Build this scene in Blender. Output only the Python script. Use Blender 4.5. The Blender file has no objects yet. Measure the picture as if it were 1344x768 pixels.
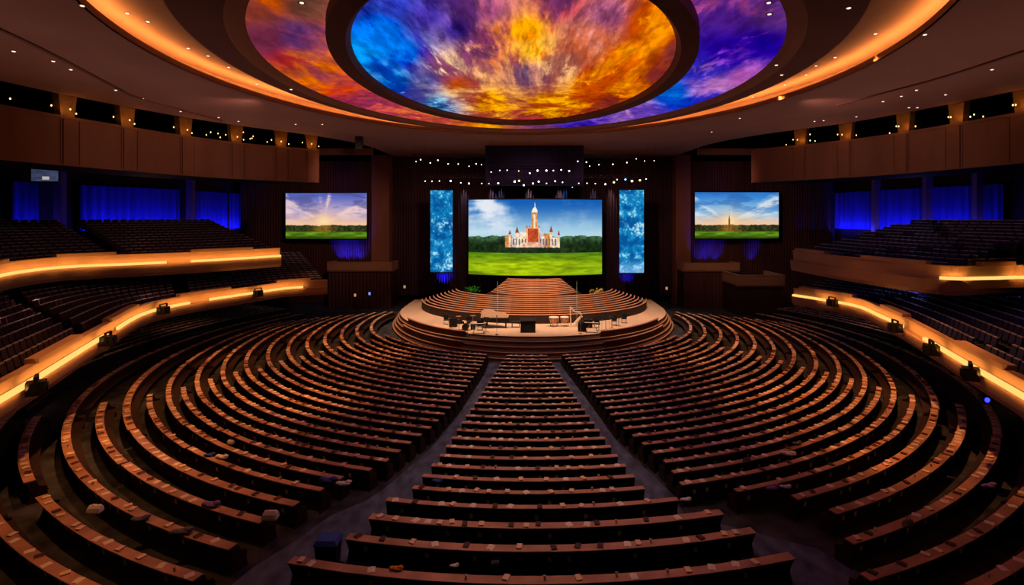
import bpy, bmesh, math, random
import numpy as np
from mathutils import Vector, Matrix

random.seed(7)
RNG = np.random.default_rng(11)
PI = math.pi
C = bpy.context.scene.collection
SC = bpy.context.scene

# ------------------------------------------------------------------ camera
F, VX, VY, H = 700.0, 697.0, 285.0, 11.2      # focal length in pixels, vanishing point, eye height
cam = bpy.data.objects.new('camera', bpy.data.cameras.new('camera'))
C.objects.link(cam)
cam.location = (0, 0, H)
cam.rotation_euler = (PI / 2, 0, 0)
cam.data.sensor_width = 36
cam.data.lens = F / 1344 * 36
cam.data.shift_x = -(VX - 672) / 1344
cam.data.shift_y = -(384 - VY) / 1344
cam.data.clip_end = 400
SC.camera = cam
SC.view_settings.view_transform = 'Standard'
SC.view_settings.look = 'None'
SC.view_settings.exposure = 0.0

def G(u, v, z):
    """where the sight line of photo pixel u,v meets the level z"""
    D = F * (H - z) / (v - VY)
    return ((u - VX) * D / F, D)
def X_at(u, D): return (u - VX) * D / F
def Z_at(v, D): return H - (v - VY) * D / F

def lin(c):
    r = []
    for x in c:
        x = x / 255.0
        r.append(x / 12.92 if x <= 0.04045 else ((x + 0.055) / 1.055) ** 2.4)
    return tuple(r)

# ------------------------------------------------------------------ materials
def mat(name, col, rough=0.6, var=0.0, scale=(1, 1, 1), nscale=3.0, metal=0.0, emit=None, estr=0.0, spec=0.3, sheen=0, bump=0.0):
    m = bpy.data.materials.new(name); m.use_nodes = True
    nt = m.node_tree; b = nt.nodes['Principled BSDF']
    lc = lin(col)
    b.inputs['Base Color'].default_value = (*lc, 1)
    b.inputs['Roughness'].default_value = rough
    b.inputs['Metallic'].default_value = metal
    b.inputs['Specular IOR Level'].default_value = spec
    if var > 0 or bump > 0:
        tc = nt.nodes.new('ShaderNodeTexCoord'); mp = nt.nodes.new('ShaderNodeMapping')
        mp.inputs['Scale'].default_value = scale
        nz = nt.nodes.new('ShaderNodeTexNoise'); nz.inputs['Scale'].default_value = nscale; nz.inputs['Detail'].default_value = 5
        nt.links.new(tc.outputs['Object'], mp.inputs[0]); nt.links.new(mp.outputs[0], nz.inputs['Vector'])
        if var > 0:
            cr = nt.nodes.new('ShaderNodeValToRGB')
            cr.color_ramp.elements[0].position = 0.3; cr.color_ramp.elements[1].position = 0.7
            cr.color_ramp.elements[0].color = (*[x * (1 - var) for x in lc], 1)
            cr.color_ramp.elements[1].color = (*[min(1, x * (1 + var)) for x in lc], 1)
            nt.links.new(nz.outputs['Fac'], cr.inputs[0]); nt.links.new(cr.outputs[0], b.inputs['Base Color'])
        if bump > 0:
            bp = nt.nodes.new('ShaderNodeBump'); bp.inputs['Strength'].default_value = bump
            nt.links.new(nz.outputs['Fac'], bp.inputs['Height']); nt.links.new(bp.outputs[0], b.inputs['Normal'])
    if emit:
        b.inputs['Emission Color'].default_value = (*lin(emit), 1)
        b.inputs['Emission Strength'].default_value = estr
    return m

def emat(name, col, strength):
    m = bpy.data.materials.new(name); m.use_nodes = True
    nt = m.node_tree; nt.nodes.clear()
    e = nt.nodes.new('ShaderNodeEmission'); o = nt.nodes.new('ShaderNodeOutputMaterial')
    e.inputs[0].default_value = (*lin(col), 1); e.inputs[1].default_value = strength
    nt.links.new(e.outputs[0], o.inputs[0]); return m

def vmat(name, strength=1.0):
    """a lit picture: the emission colour is painted on the mesh points"""
    m = bpy.data.materials.new(name); m.use_nodes = True
    nt = m.node_tree; nt.nodes.clear()
    a = nt.nodes.new('ShaderNodeVertexColor'); a.layer_name = 'paint'
    e = nt.nodes.new('ShaderNodeEmission'); o = nt.nodes.new('ShaderNodeOutputMaterial')
    e.inputs[1].default_value = strength
    nt.links.new(a.outputs[0], e.inputs[0]); nt.links.new(e.outputs[0], o.inputs[0]); return m

def sky_mat(name, strength, seed):
    """painted clouds: two colour fields on the mesh points, mixed by streaming noise that follows a painted flow"""
    m = bpy.data.materials.new(name); m.use_nodes = True
    nt = m.node_tree; nt.nodes.clear(); N = nt.nodes.new; L = nt.links.new
    def col(nm): q = N('ShaderNodeVertexColor'); q.layer_name = nm; return q.outputs[0]
    def noise(vec, sc, det, rough, dist, off):
        mp = N('ShaderNodeMapping'); mp.inputs['Location'].default_value = (seed + off, seed * 0.7, off * 2); L(vec, mp.inputs[0])
        n = N('ShaderNodeTexNoise'); n.inputs['Scale'].default_value = sc; n.inputs['Detail'].default_value = det; n.inputs['Roughness'].default_value = rough; n.inputs['Distortion'].default_value = dist
        L(mp.outputs[0], n.inputs['Vector']); return n.outputs['Fac']
    def ramp(x, a, b, ca=(0, 0, 0, 1), cb=(1, 1, 1, 1)):
        c = N('ShaderNodeValToRGB'); c.color_ramp.elements[0].position = a; c.color_ramp.elements[1].position = b; c.color_ramp.elements[0].color = ca; c.color_ramp.elements[1].color = cb
        c.color_ramp.interpolation = 'EASE'; L(x, c.inputs[0]); return c.outputs[0]
    def mix(f, A, B, mode='MIX'):
        q = N('ShaderNodeMix'); q.data_type = 'RGBA'; q.blend_type = mode
        if isinstance(f, float): q.inputs['Factor'].default_value = f
        else: L(f, q.inputs['Factor'])
        L(A, q.inputs['A']); L(B, q.inputs['B']); return q.outputs['Result']
    fl, fb, wt = col('flow'), col('flat'), col('blend')
    def both(sc, det, rough, dist, off):
        A, B = noise(fl, sc, det, rough, dist, off), noise(fb, sc, det, rough, dist, off + 3)
        return mix(wt, A, B)
    big, mid, fine = both(0.62, 9, 0.62, 0.5, 0.0), both(1.7, 8, 0.62, 0.35, 11.0), both(4.2, 6, 0.6, 0.2, 23.0)
    base = mix(ramp(big, 0.43, 0.58), col('dark'), col('light'))
    base = mix(ramp(mid, 0.38, 0.53), mix(0.75, base, col('dark')), base)
    gl = N('ShaderNodeMix'); gl.data_type = 'RGBA'; gl.blend_type = 'ADD'; gl.inputs['Factor'].default_value = 0.34; L(col('light'), gl.inputs['A']); L(col('light'), gl.inputs['B'])
    base = mix(ramp(mid, 0.57, 0.70), base, gl.outputs['Result'])
    base = mix(1.0, base, ramp(fine, 0.3, 0.72, (0.66, 0.62, 0.66, 1), (1.42, 1.4, 1.34, 1)), 'MULTIPLY')
    hs = N('ShaderNodeHueSaturation'); hs.inputs['Saturation'].default_value = 1.08; L(base, hs.inputs['Color']); base = hs.outputs[0]
    e = N('ShaderNodeEmission'); e.inputs[1].default_value = strength; o = N('ShaderNodeOutputMaterial')
    L(base, e.inputs[0]); L(e.outputs[0], o.inputs[0]); return m

M = {}
M['carpet'] = mat('carpet', (60, 62, 70), 0.95, 0.55, nscale=1.1, spec=0.05)
M['aisle'] = mat('aisle_carpet', (84, 96, 120), 0.95, 0.45, (1, 0.5, 1), 2.2, spec=0.05)
M['wall_dark'] = mat('wall_dark', (62, 40, 34), 0.85, 0.2, nscale=0.6, spec=0.1)
M['ceil'] = mat('ceiling_plaster', (142, 106, 98), 0.9, 0.07, nscale=0.3, spec=0.1)
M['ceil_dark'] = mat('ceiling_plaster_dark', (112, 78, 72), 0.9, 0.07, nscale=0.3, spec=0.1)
M['ceil_rim'] = mat('ceiling_rim', (150, 108, 88), 0.8, 0.05, nscale=0.3, spec=0.1)
M['soffit'] = mat('soffit_plaster', (150, 112, 92), 0.9, 0.07, nscale=0.4, spec=0.1)
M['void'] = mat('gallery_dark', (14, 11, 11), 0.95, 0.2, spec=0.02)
M['panel'] = mat('gallery_panel', (128, 88, 72), 0.8, 0.12, (1, 1, 0.2), 0.7, spec=0.1)
M['gold'] = mat('gold_column', (150, 105, 50), 0.45, 0.25, nscale=1.5, metal=0.3)
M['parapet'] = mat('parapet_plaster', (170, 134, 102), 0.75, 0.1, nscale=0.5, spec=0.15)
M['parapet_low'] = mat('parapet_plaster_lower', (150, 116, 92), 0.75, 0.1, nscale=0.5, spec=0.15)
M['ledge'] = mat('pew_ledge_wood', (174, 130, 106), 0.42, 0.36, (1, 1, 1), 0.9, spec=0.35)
M['pewback'] = mat('pew_back_wood', (44, 27, 22), 0.6, 0.25, (1, 1, 0.3), 2.0)
M['pewseat'] = mat('pew_seat_cloth', (48, 32, 34), 0.9, 0.25, nscale=6)
M['choirwood'] = mat('choir_wood', (84, 46, 34), 0.5, 0.2, nscale=1.5)
M['choircap'] = mat('choir_cap_wood', (226, 160, 120), 0.4, 0.2, nscale=2)
M['deck'] = mat('stage_deck', (226, 190, 158), 0.55, 0.06, (1, 0.3, 1), 1.0)
M['stepdark'] = mat('step_dark', (78, 52, 42), 0.7, 0.2)
M['nosing'] = mat('step_nosing', (176, 132, 96), 0.5, 0.1)
M['curtain'] = mat('curtain_dark', (80, 54, 50), 0.95, 0.15, (3, 1, 0.1), 1.5, spec=0.03)
M['curtain_c'] = mat('curtain_centre', (74, 54, 64), 0.95, 0.15, (3, 1, 0.1), 1.5, spec=0.03)
M['bluecurtain'] = mat('curtain_blue', (64, 60, 120), 0.95, 0.15, (3, 3, 0.1), 1.5, spec=0.03)
M['valance'] = mat('valance_blue', (50, 46, 92), 0.95, 0.1, spec=0.03)
M['black'] = mat('black_metal', (22, 21, 22), 0.5, 0.1)
M['bezel'] = mat('screen_bezel', (14, 13, 15), 0.5, 0.1)
M['seat_r'] = mat('theatre_seat_blue', (44, 46, 84), 0.85, 0.25, nscale=8, spec=0.15)
M['seat_l'] = mat('theatre_seat_plum', (58, 44, 52), 0.85, 0.25, nscale=8, spec=0.15)
M['seathighlight'] = mat('seat_top_highlight', (150, 140, 158), 0.5, 0.3, nscale=1.5)  # pale tone is the highlight on the seat tops, put into the colour
M['lidwood'] = mat('pale_lid', (168, 132, 104), 0.35, 0.1)
M['paper'] = mat('white_paper', (226, 214, 200), 0.8, 0.06, nscale=20)
M['cream'] = mat('cream_cover', (226, 196, 164), 0.6, 0.1, nscale=20)
M['red'] = mat('red_cover', (70, 38, 36), 0.6, 0.1, nscale=20)
M['blue'] = mat('blue_cloth', (52, 78, 170), 0.8, 0.12, nscale=10)
M['purple'] = mat('purple_cloth', (120, 92, 170), 0.85, 0.12, nscale=10)
M['white'] = mat('white_cloth', (220, 220, 226), 0.85, 0.06, nscale=10)
M['orange'] = mat('orange_cloth', (210, 130, 40), 0.85, 0.1, nscale=10)
M['grey'] = mat('grey_cloth', (96, 96, 110), 0.85, 0.15, nscale=10)
M['leaf'] = mat('leaf_green', (52, 150, 40), 0.6, 0.3, nscale=8)
M['pot'] = mat('clay_pot', (120, 70, 48), 0.8, 0.1)
M['flower'] = mat('flower_yellow', (236, 196, 90), 0.7, 0.2, nscale=9)
M['steel'] = mat('steel', (190, 186, 180), 0.35, 0.05, metal=0.8)
M['copper'] = mat('copper_bowl', (196, 140, 96), 0.35, 0.08, metal=0.5)
M['led'] = emat('led_warm', (255, 196, 104), 1.3)
M['cove'] = emat('cove_lamp', (255, 178, 98), 34.0)
M['down'] = emat('downlight_lamp', (255, 226, 200), 1.6)
M['bulb'] = emat('gallery_bulb', (255, 196, 110), 3.0)
M['lens'] = emat('spot_lens', (255, 246, 236), 5.0)
M['lens_b'] = emat('spot_lens_blue', (90, 180, 255), 5.0)
M['lens_y'] = emat('spot_lens_amber', (255, 200, 110), 5.0)
M['bulb_b'] = emat('pale_blue_bulb', (140, 170, 255), 0.8)
M['bulb_w'] = emat('dim_bulb', (255, 190, 120), 0.5)
M['bluelamp'] = emat('blue_lamp', (40, 50, 255), 4.0)

# ------------------------------------------------------------------ mesh helpers
class MB:
    def __init__(s): s.v, s.f, s.mi = [], [], []
    def add(s, vs, fs, mi=0):
        b = len(s.v); s.v.extend(vs)
        for f in fs: s.f.append(tuple(b + i for i in f)); s.mi.append(mi)
        return s
    def box(s, x0, x1, y0, y1, z0, z1, mi=0, T=None):
        vs = [Vector((x, y, z)) for z in (z0, z1) for y in (y0, y1) for x in (x0, x1)]
        if T is not None: vs = [T @ v for v in vs]
        return s.add([tuple(v) for v in vs], [(0, 2, 3, 1), (4, 5, 7, 6), (0, 1, 5, 4), (2, 6, 7, 3), (0, 4, 6, 2), (1, 3, 7, 5)], mi)
    def sweep(s, pts, sec, mi=0, closed=False, zs=None):
        """a closed cross-section (offset outward, z) carried along a line of x,y points"""
        n = len(pts); k = len(sec); ns = normals(pts, closed); vs = []
        for i, (x, y) in enumerate(pts):
            dz = zs[i] if zs else 0
            for (o, z) in sec: vs.append((x + ns[i][0] * o, y + ns[i][1] * o, z + dz))
        fs = []
        for i in range(n if closed else n - 1):
            j = (i + 1) % n
            for a in range(k):
                b = (a + 1) % k
                fs.append((i * k + a, j * k + a, j * k + b, i * k + b))
        if not closed:
            fs.append(tuple(range(k))); fs.append(tuple((n - 1) * k + a for a in reversed(range(k))))
        return s.add(vs, fs, mi)
    def tube(s, p0, p1, r0, r1=None, n=8, mi=0):
        r1 = r0 if r1 is None else r1
        p0, p1 = Vector(p0), Vector(p1); d = (p1 - p0).normalized()
        a = d.orthogonal().normalized(); b = d.cross(a); vs = []
        for p, r in ((p0, r0), (p1, r1)):
            for i in range(n):
                t = 2 * PI * i / n; q = p + a * (r * math.cos(t)) + b * (r * math.sin(t)); vs.append(tuple(q))
        fs = [(i, (i + 1) % n, n + (i + 1) % n, n + i) for i in range(n)]
        fs += [tuple(reversed(range(n))), tuple(range(n, 2 * n))]
        return s.add(vs, fs, mi)
    def lathe(s, prof, c=(0, 0, 0), n=14, mi=0):
        vs = []
        for (r, z) in prof:
            for i in range(n):
                t = 2 * PI * i / n; vs.append((c[0] + r * math.cos(t), c[1] + r * math.sin(t), c[2] + z))
        fs = []
        for j in range(len(prof) - 1):
            for i in range(n):
                fs.append((j * n + i, j * n + (i + 1) % n, (j + 1) * n + (i + 1) % n, (j + 1) * n + i))
        fs += [tuple(reversed(range(n))), tuple((len(prof) - 1) * n + i for i in range(n))]
        return s.add(vs, fs, mi)
    def blob(s, c, r, n=10, m=6, jit=0.12, mi=0, seed=0):
        rg = random.Random(seed); vs = []; 
        for j in range(m + 1):
            ph = PI * j / m
            for i in range(n):
                t = 2 * PI * i / n; q = 1 + rg.uniform(-jit, jit)
                vs.append((c[0] + r[0] * math.sin(ph) * math.cos(t) * q, c[1] + r[1] * math.sin(ph) * math.sin(t) * q, c[2] + r[2] * math.cos(ph)))
        fs = []
        for j in range(m):
            for i in range(n): fs.append((j * n + i, (j + 1) * n + i, (j + 1) * n + (i + 1) % n, j * n + (i + 1) % n))
        return s.add(vs, fs, mi)
    def mesh(s, name, mats, origin=(0, 0, 0), smooth=False, fix=True):
        me = bpy.data.meshes.new(name)
        ox, oy, oz = origin
        me.from_pydata([(x - ox, y - oy, z - oz) for x, y, z in s.v], [], s.f)
        for m in (mats if isinstance(mats, (list, tuple)) else [mats]): me.materials.append(m)
        me.polygons.foreach_set('material_index', s.mi)
        if fix:
            bm = bmesh.new(); bm.from_mesh(me); bmesh.ops.recalc_face_normals(bm, faces=bm.faces); bm.to_mesh(me); bm.free()
        if smooth: me.polygons.foreach_set('use_smooth', [True] * len(me.polygons))
        return me
    def build(s, name, mats, parent=None, origin=(0, 0, 0), smooth=False, fix=True):
        o = bpy.data.objects.new(name, s.mesh(name, mats, origin, smooth, fix))
        C.objects.link(o)
        if parent: o.parent = parent
        else: o.location = origin
        return o

def normals(pts, closed=False):
    n = len(pts); out = []
    for i in range(n):
        a = pts[i - 1] if (i > 0 or closed) else pts[i]
        b = pts[(i + 1) % n] if (i < n - 1 or closed) else pts[i]
        tx, ty = b[0] - a[0], b[1] - a[1]; L = math.hypot(tx, ty) or 1
        out.append((ty / L, -tx / L))
    return out

def tag(o, label=None, cat=None, group=None, kind=None):
    if label: o['label'] = label
    if cat: o['category'] = cat
    if group: o['group'] = group
    if kind: o['kind'] = kind
    return o
def empty(name, loc, label, cat, group=None, rz=0):
    o = bpy.data.objects.new(name, None); C.objects.link(o); o.location = loc; o.rotation_euler = (0, 0, rz)
    o.empty_display_size = 0.2
    return tag(o, label, cat, group)
def copy_tree(o, parent=None):
    c = o.copy(); C.objects.link(c); c.parent = parent
    for ch in list(o.children): copy_tree(ch, c)
    return c
def struct(o): o['kind'] = 'structure'; return o

def arc(cx, cy, a, b, d0, d1, n):
    return [(cx + a * math.sin(math.radians(d0 + (d1 - d0) * i / n)), cy - b * math.cos(math.radians(d0 + (d1 - d0) * i / n))) for i in range(n + 1)]
def ell(cx, cy, a, b, n=160): return arc(cx, cy, a, b, 0, 360 - 360 / n, n - 1)
def smooth_line(P, m=8):
    out = []; n = len(P)
    for i in range(n - 1):
        p0, p1, p2, p3 = P[max(i - 1, 0)], P[i], P[i + 1], P[min(i + 2, n - 1)]
        for j in range(m):
            t = j / m
            out.append(tuple(0.5 * (2 * p1[k] + (p2[k] - p0[k]) * t + (2 * p0[k] - 5 * p1[k] + 4 * p2[k] - p3[k]) * t * t + (3 * p1[k] - p0[k] - 3 * p2[k] + p3[k]) * t ** 3) for k in range(2)))
    out.append(P[-1]); return out
def lerp_table(t, x):
    if x <= t[0][0]: return t[0][1]
    for (a, b), (c, d) in zip(t, t[1:]):
        if x <= c: return b + (d - b) * (x - a) / (c - a)
    return t[-1][1]
ONES = 'first second third fourth fifth sixth seventh eighth ninth tenth eleventh twelfth thirteenth fourteenth fifteenth sixteenth seventeenth eighteenth nineteenth'.split()
def nth(i):
    if i < 20: return ONES[i - 1]
    t = {20: 'twent', 30: 'thirt', 40: 'fort', 50: 'fift', 60: 'sixt', 70: 'sevent', 80: 'eight', 90: 'ninet'}
    if i >= 100: return 'hundred-and-' + nth(i - 100) if i > 100 else 'hundredth'
    return t[i // 10 * 10] + 'ieth' if i % 10 == 0 else t[i // 10 * 10] + 'y-' + ONES[i % 10 - 1]

# ================================================================== SHELL
OUT_L = [(-20, 73.6), (-38.0, 73), (-38.8, 68.6), (-40.2, 62), (-43.6, 54), (-46, 46), (-47.5, 36), (-47, 22), (-43, 6), (-36, -10)]
OUT_R = [(36, -10), (43, 6), (47, 22), (47.5, 36), (46, 46), (43.8, 54), (41.0, 62), (40.0, 68.6), (39.0, 73), (20, 73.6)]
WTOP = 24.0
MB().box(-52, 52, -12, 75, -0.3, 0).build('floor', M['carpet']); struct(bpy.data.objects['floor'])
for nm, P in (('wall_left', OUT_L), ('wall_right', OUT_R)):
    struct(MB().sweep(smooth_line(P, 4), [(0, 0), (0.4, 0), (0.4, WTOP), (0, WTOP)]).build(nm, M['wall_dark']))
struct(MB().box(-40, 41, 73.6, 74.0, 0, WTOP).build('wall_back', M['wall_dark']))
struct(MB().box(-40, 40, -12, -11.6, 0, WTOP).build('wall_rear', M['wall_dark']))
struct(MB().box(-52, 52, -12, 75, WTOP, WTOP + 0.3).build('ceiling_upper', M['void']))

# ---- ceilings
LED = (-0.5, 29.9, 18.3, 22.0)
def poly_hit(P, c, t):
    d = (math.sin(t), -math.cos(t)); best = None
    for (x0, y0), (x1, y1) in zip(P, P[1:] + P[:1]):
        ex, ey = x1 - x0, y1 - y0; den = d[0] * ey - d[1] * ex
        if abs(den) < 1e-9: continue
        s = ((x0 - c[0]) * ey - (y0 - c[1]) * ex) / den
        w = ((x0 - c[0]) * d[1] - (y0 - c[1]) * d[0]) / den
        if s > 0 and -1e-6 <= w <= 1 + 1e-6 and (best is None or s < best): best = s
    return (c[0] + d[0] * best, c[1] + d[1] * best)
CEDGE_L = smooth_line([(-18.2, 73), (-18.4, 60), (-21.4, 52.3), (-26.6, 45), (-29.8, 37.3), (-31.2, 31), (-32.2, 22), (-32, 8), (-30, -11)], 6)
CEDGE_R = smooth_line([(30, -11), (32, 8), (32.2, 22), (31.2, 31), (29.8, 37.3), (27.0, 45), (22.0, 52.3), (19.4, 60), (19.2, 73)], 6)
cpoly = CEDGE_L + CEDGE_R
mb = MB(); n = 200; Cc = (LED[0], LED[1])
vs = []; fs = []
for i in range(n):
    t = 2 * PI * i / n
    # ellipse point on the same ray
    d = (math.sin(t), -math.cos(t)); s = 1 / math.sqrt((d[0] / LED[2]) ** 2 + (d[1] / LED[3]) ** 2)
    pin = (Cc[0] + d[0] * s, Cc[1] + d[1] * s); po = poly_hit(cpoly, Cc, t)
    for k in range(4): vs.append((pin[0] + (po[0] - pin[0]) * k / 3, pin[1] + (po[1] - pin[1]) * k / 3, 19.2))
    vs.append((po[0], po[1], 19.75))
for i in range(n):
    j = (i + 1) % n
    for k in range(4): fs.append((i * 5 + k, j * 5 + k, j * 5 + k + 1, i * 5 + k + 1))
mb.add(vs, fs); struct(mb.build('ceiling_outer', M['ceil'], fix=True))
# lip of the cove, its shelf and the cove lamp behind the lip
LEDP = ell(*LED, 200)
struct(MB().sweep(LEDP, [(0, 19.2), (0.0, 19.5), (0.06, 19.5), (0.06, 19.36), (1.3, 19.36), (1.3, 19.3), (0.1, 19.2)], closed=True).build('ceiling_cove_lip', M['ceil_rim']))
tag(MB().sweep(LEDP, [(0.08, 19.38), (0.08, 19.47), (0.3, 19.47), (0.3, 19.38)], closed=True).build('cove_light', M['cove']), 'long warm amber light strip glowing inside the big oval ceiling cove', 'light strip')
struct(MB().sweep(LEDP, [(1.3, 19.3), (1.3, 20.9), (1.4, 20.9), (1.4, 19.3)], closed=True).build('trim_1', M['soffit']))
TO, OP = (-0.5, 29.3, 14.8, 19.6), (-0.6, 30.5, 13.3, 17.0)
def ring(name, e0, e1, z0, z1, m, nn=200):
    """two ellipses bridged by the same angle"""
    mb = MB(); A, B = ell(*e0, nn), ell(*e1, nn)
    vs = [(x, y, z0) for x, y in A] + [(x, y, z1) for x, y in B]
    mb.add(vs, [(i, (i + 1) % nn, nn + (i + 1) % nn, nn + i) for i in range(nn)])
    return mb
def grow(e, d): return (e[0], e[1], e[2] + d, e[3] + d)
mb = ring('x', TO, grow(LED, 1.35), 20.15, 20.15, None)
struct(mb.build('ceiling_soffit', M['soffit']))
mb = ring('x', OP, TO, 18.9, 18.9, None)
for a, b, z0, z1 in ((TO, TO, 18.9, 20.2),):
    q = ring('x', a, b, z0, z1, None); mb.add(q.v, q.f)
struct(mb.build('ceiling_tier', M['ceil_dark']))
OPi = grow(OP, -0.45)
mb = ring('x', OP, OPi, 18.9, 19.06, None)
q = ring('x', grow(OP, 0.32), OP, 18.84, 18.9, None); mb.add(q.v, q.f)
q = ring('x', grow(OP, 0.42), grow(OP, 0.32), 18.9, 18.84, None); mb.add(q.v, q.f)
struct(mb.build('trim_2', M['ceil_rim']))
IO, II = (-0.75, 28.5, 8.7, 14.0), (-0.75, 28.4, 7.95, 12.95)
mb = ring('x', IO, II, 18.5, 18.5, None)
for a, b, z0, z1 in ((IO, IO, 18.5, 19.2),):
    q = ring('x', a, b, z0, z1, None); mb.add(q.v, q.f)
struct(mb.build('ceiling_ring', M['ceil_dark']))
mb = ring('x', II, grow(II, -0.22), 18.5, 18.72, None)
struct(mb.build('trim_3', M['ceil_rim']))

# ---- painted skies on the ceiling, given a glow that also fills the room
DISC_PTS = [
 (460,10,(60,80,185),(30,25,95)),(500,40,(30,120,240),(12,40,160)),(530,70,(40,130,245),(18,50,180)),(470,75,(50,150,235),(20,70,190)),(560,20,(80,65,165),(40,30,105)),
 (600,40,(70,55,150),(35,25,88)),(520,10,(70,80,190),(30,30,110)),(640,15,(180,95,130),(75,42,102)),(690,40,(255,178,66),(205,92,50)),(700,68,(255,196,84),(205,95,50)),(650,45,(250,150,80),(130,60,90)),
 (740,10,(200,90,96),(98,48,92)),(770,50,(225,150,140),(195,104,74)),(800,20,(176,104,142),(120,60,92)),(850,30,(255,155,40),(190,82,28)),(880,20,(252,146,50),(172,72,40)),
 (895,70,(205,92,50),(112,50,50)),(830,80,(255,172,50),(205,92,28)),(860,100,(224,112,50),(110,44,44)),(780,110,(255,166,40),(186,74,30)),(735,85,(255,205,150),(150,90,80)),
 (695,95,(190,130,120),(84,62,96)),(640,75,(240,140,92),(112,60,92)),(590,88,(255,220,160),(140,76,104)),(600,112,(255,205,120),(176,82,50)),(560,108,(150,135,180),(48,58,124)),
 (520,105,(80,170,240),(20,62,160)),(572,140,(120,196,236),(30,60,124)),(640,135,(255,176,60),(150,68,42)),(720,140,(255,186,50),(160,70,40)),(800,138,(232,122,40),(120,48,42)),(700,160,(255,168,50),(150,60,60))]
RING_PTS = [
 (340,15,(222,104,52),(130,62,52)),(400,8,(104,66,54),(84,54,48)),(345,50,(196,72,60),(112,50,72)),(390,50,(152,72,102),(80,50,112)),(380,80,(252,146,62),(172,62,62)),
 (420,100,(252,134,62),(142,60,82)),(445,125,(232,92,62),(152,60,82)),(500,146,(222,104,92),(152,60,92)),(560,160,(252,152,72),(192,80,82)),(640,167,(255,176,62),(202,92,62)),(700,171,(226,130,70),(120,64,110)),
 (760,169,(110,72,196),(48,48,164)),(840,152,(222,152,204),(110,80,184)),(880,122,(40,136,240),(28,72,200)),(930,112,(200,134,206),(78,70,196)),(960,70,(130,72,196),(50,40,154)),
 (1000,60,(88,62,196),(46,38,154)),(985,100,(204,112,196),(80,60,174)),(960,20,(184,82,134),(80,45,134)),(1010,20,(180,76,112),(84,48,118))]
def paint_sky(o, pts):
    me = o.data; nv = len(me.vertices); co = np.zeros(nv * 3); me.vertices.foreach_get('co', co); co = co.reshape(-1, 3)
    D = np.maximum(co[:, 1], 8.0); u = VX + co[:, 0] * F / D; v = VY - (co[:, 2] - H) * F / D
    P = np.array([(p[0], p[1]) for p in pts], float)
    d = np.sqrt((u[:, None] - P[None, :, 0]) ** 2 + (1.4 * (v[:, None] - P[None, :, 1])) ** 2) + 6.0
    w = d ** -3.6; w /= w.sum(1, keepdims=True)
    dx, dy = (u - 700) / 1.0, (196 - v) * 1.25; th = np.arctan2(dx, dy); rr = np.log(np.hypot(dx, dy) + 8)
    bl = np.clip((v - 88) / 50, 0, 1); bl = bl * bl * (3 - 2 * bl)
    for nm, arr in (('flow', np.stack([th * 5.2, rr * 2.3, v * 0], 1)), ('flat', np.stack([u / 52, v / 15, v * 0], 1)), ('blend', np.stack([bl, bl, bl], 1))):
        at = me.color_attributes.new(nm, 'FLOAT_COLOR', 'POINT'); at.data.foreach_set('color', np.hstack([arr, np.ones((nv, 1))]).ravel())
    for nm, ix in (('light', 2), ('dark', 3)):
        Cc = np.array([lin(p[ix]) for p in pts]); col = w @ Cc
        at = me.color_attributes.new(nm, 'FLOAT_COLOR', 'POINT')
        at.data.foreach_set('color', np.hstack([col, np.ones((nv, 1))]).ravel())
def sky_surface(name, e0, e1, z, m, pts, rad=60, ang=220):
    mb = MB(); A, B = ell(*e0, ang), ell(*e1, ang); vs = []
    for k in range(rad + 1):
        t = k / rad
        for i in range(ang): vs.append((A[i][0] + (B[i][0] - A[i][0]) * t, A[i][1] + (B[i][1] - A[i][1]) * t, z))
    fs = [(k * ang + i, k * ang + (i + 1) % ang, (k + 1) * ang + (i + 1) % ang, (k + 1) * ang + i) for k in range(rad) for i in range(ang)]
    mb.add(vs, fs); o = mb.build(name, m, fix=False); paint_sky(o, pts); return o
o = sky_surface('ceiling_mural', (-0.75, 28.4, 0.02, 0.03), grow(II, -0.1), 18.75, sky_mat('mural_inner', 1.08, 3.1), DISC_PTS)
tag(o, 'oval sunset sky mural of blue and orange clouds at the ceiling centre', 'ceiling mural')
o = sky_surface('ceiling_mural', grow(IO, -0.1), grow(OP, 0.2), 19.02, sky_mat('mural_outer', 0.85, 9.4), RING_PTS, 24)
tag(o, 'dim outer ring of painted sunset clouds around the oval ceiling mural', 'ceiling mural')

# groove lines in the outer ceiling
for nm, P in (('trim_4', [(-25.5, 44), (-26.2, 36), (-25.6, 33), (-23.6, 26.7), (-22.4, 22), (-21, 14)]), ('trim_5', [(22.5, 14), (23.6, 22), (23.6, 27), (23.4, 30.6), (22.8, 33.5), (21.8, 38)])):
    struct(MB().sweep(smooth_line(P, 6), [(-0.1, 19.12), (0.1, 19.12), (0.1, 19.21), (-0.1, 19.21)]).build(nm, M['ceil_dark']))

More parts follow.
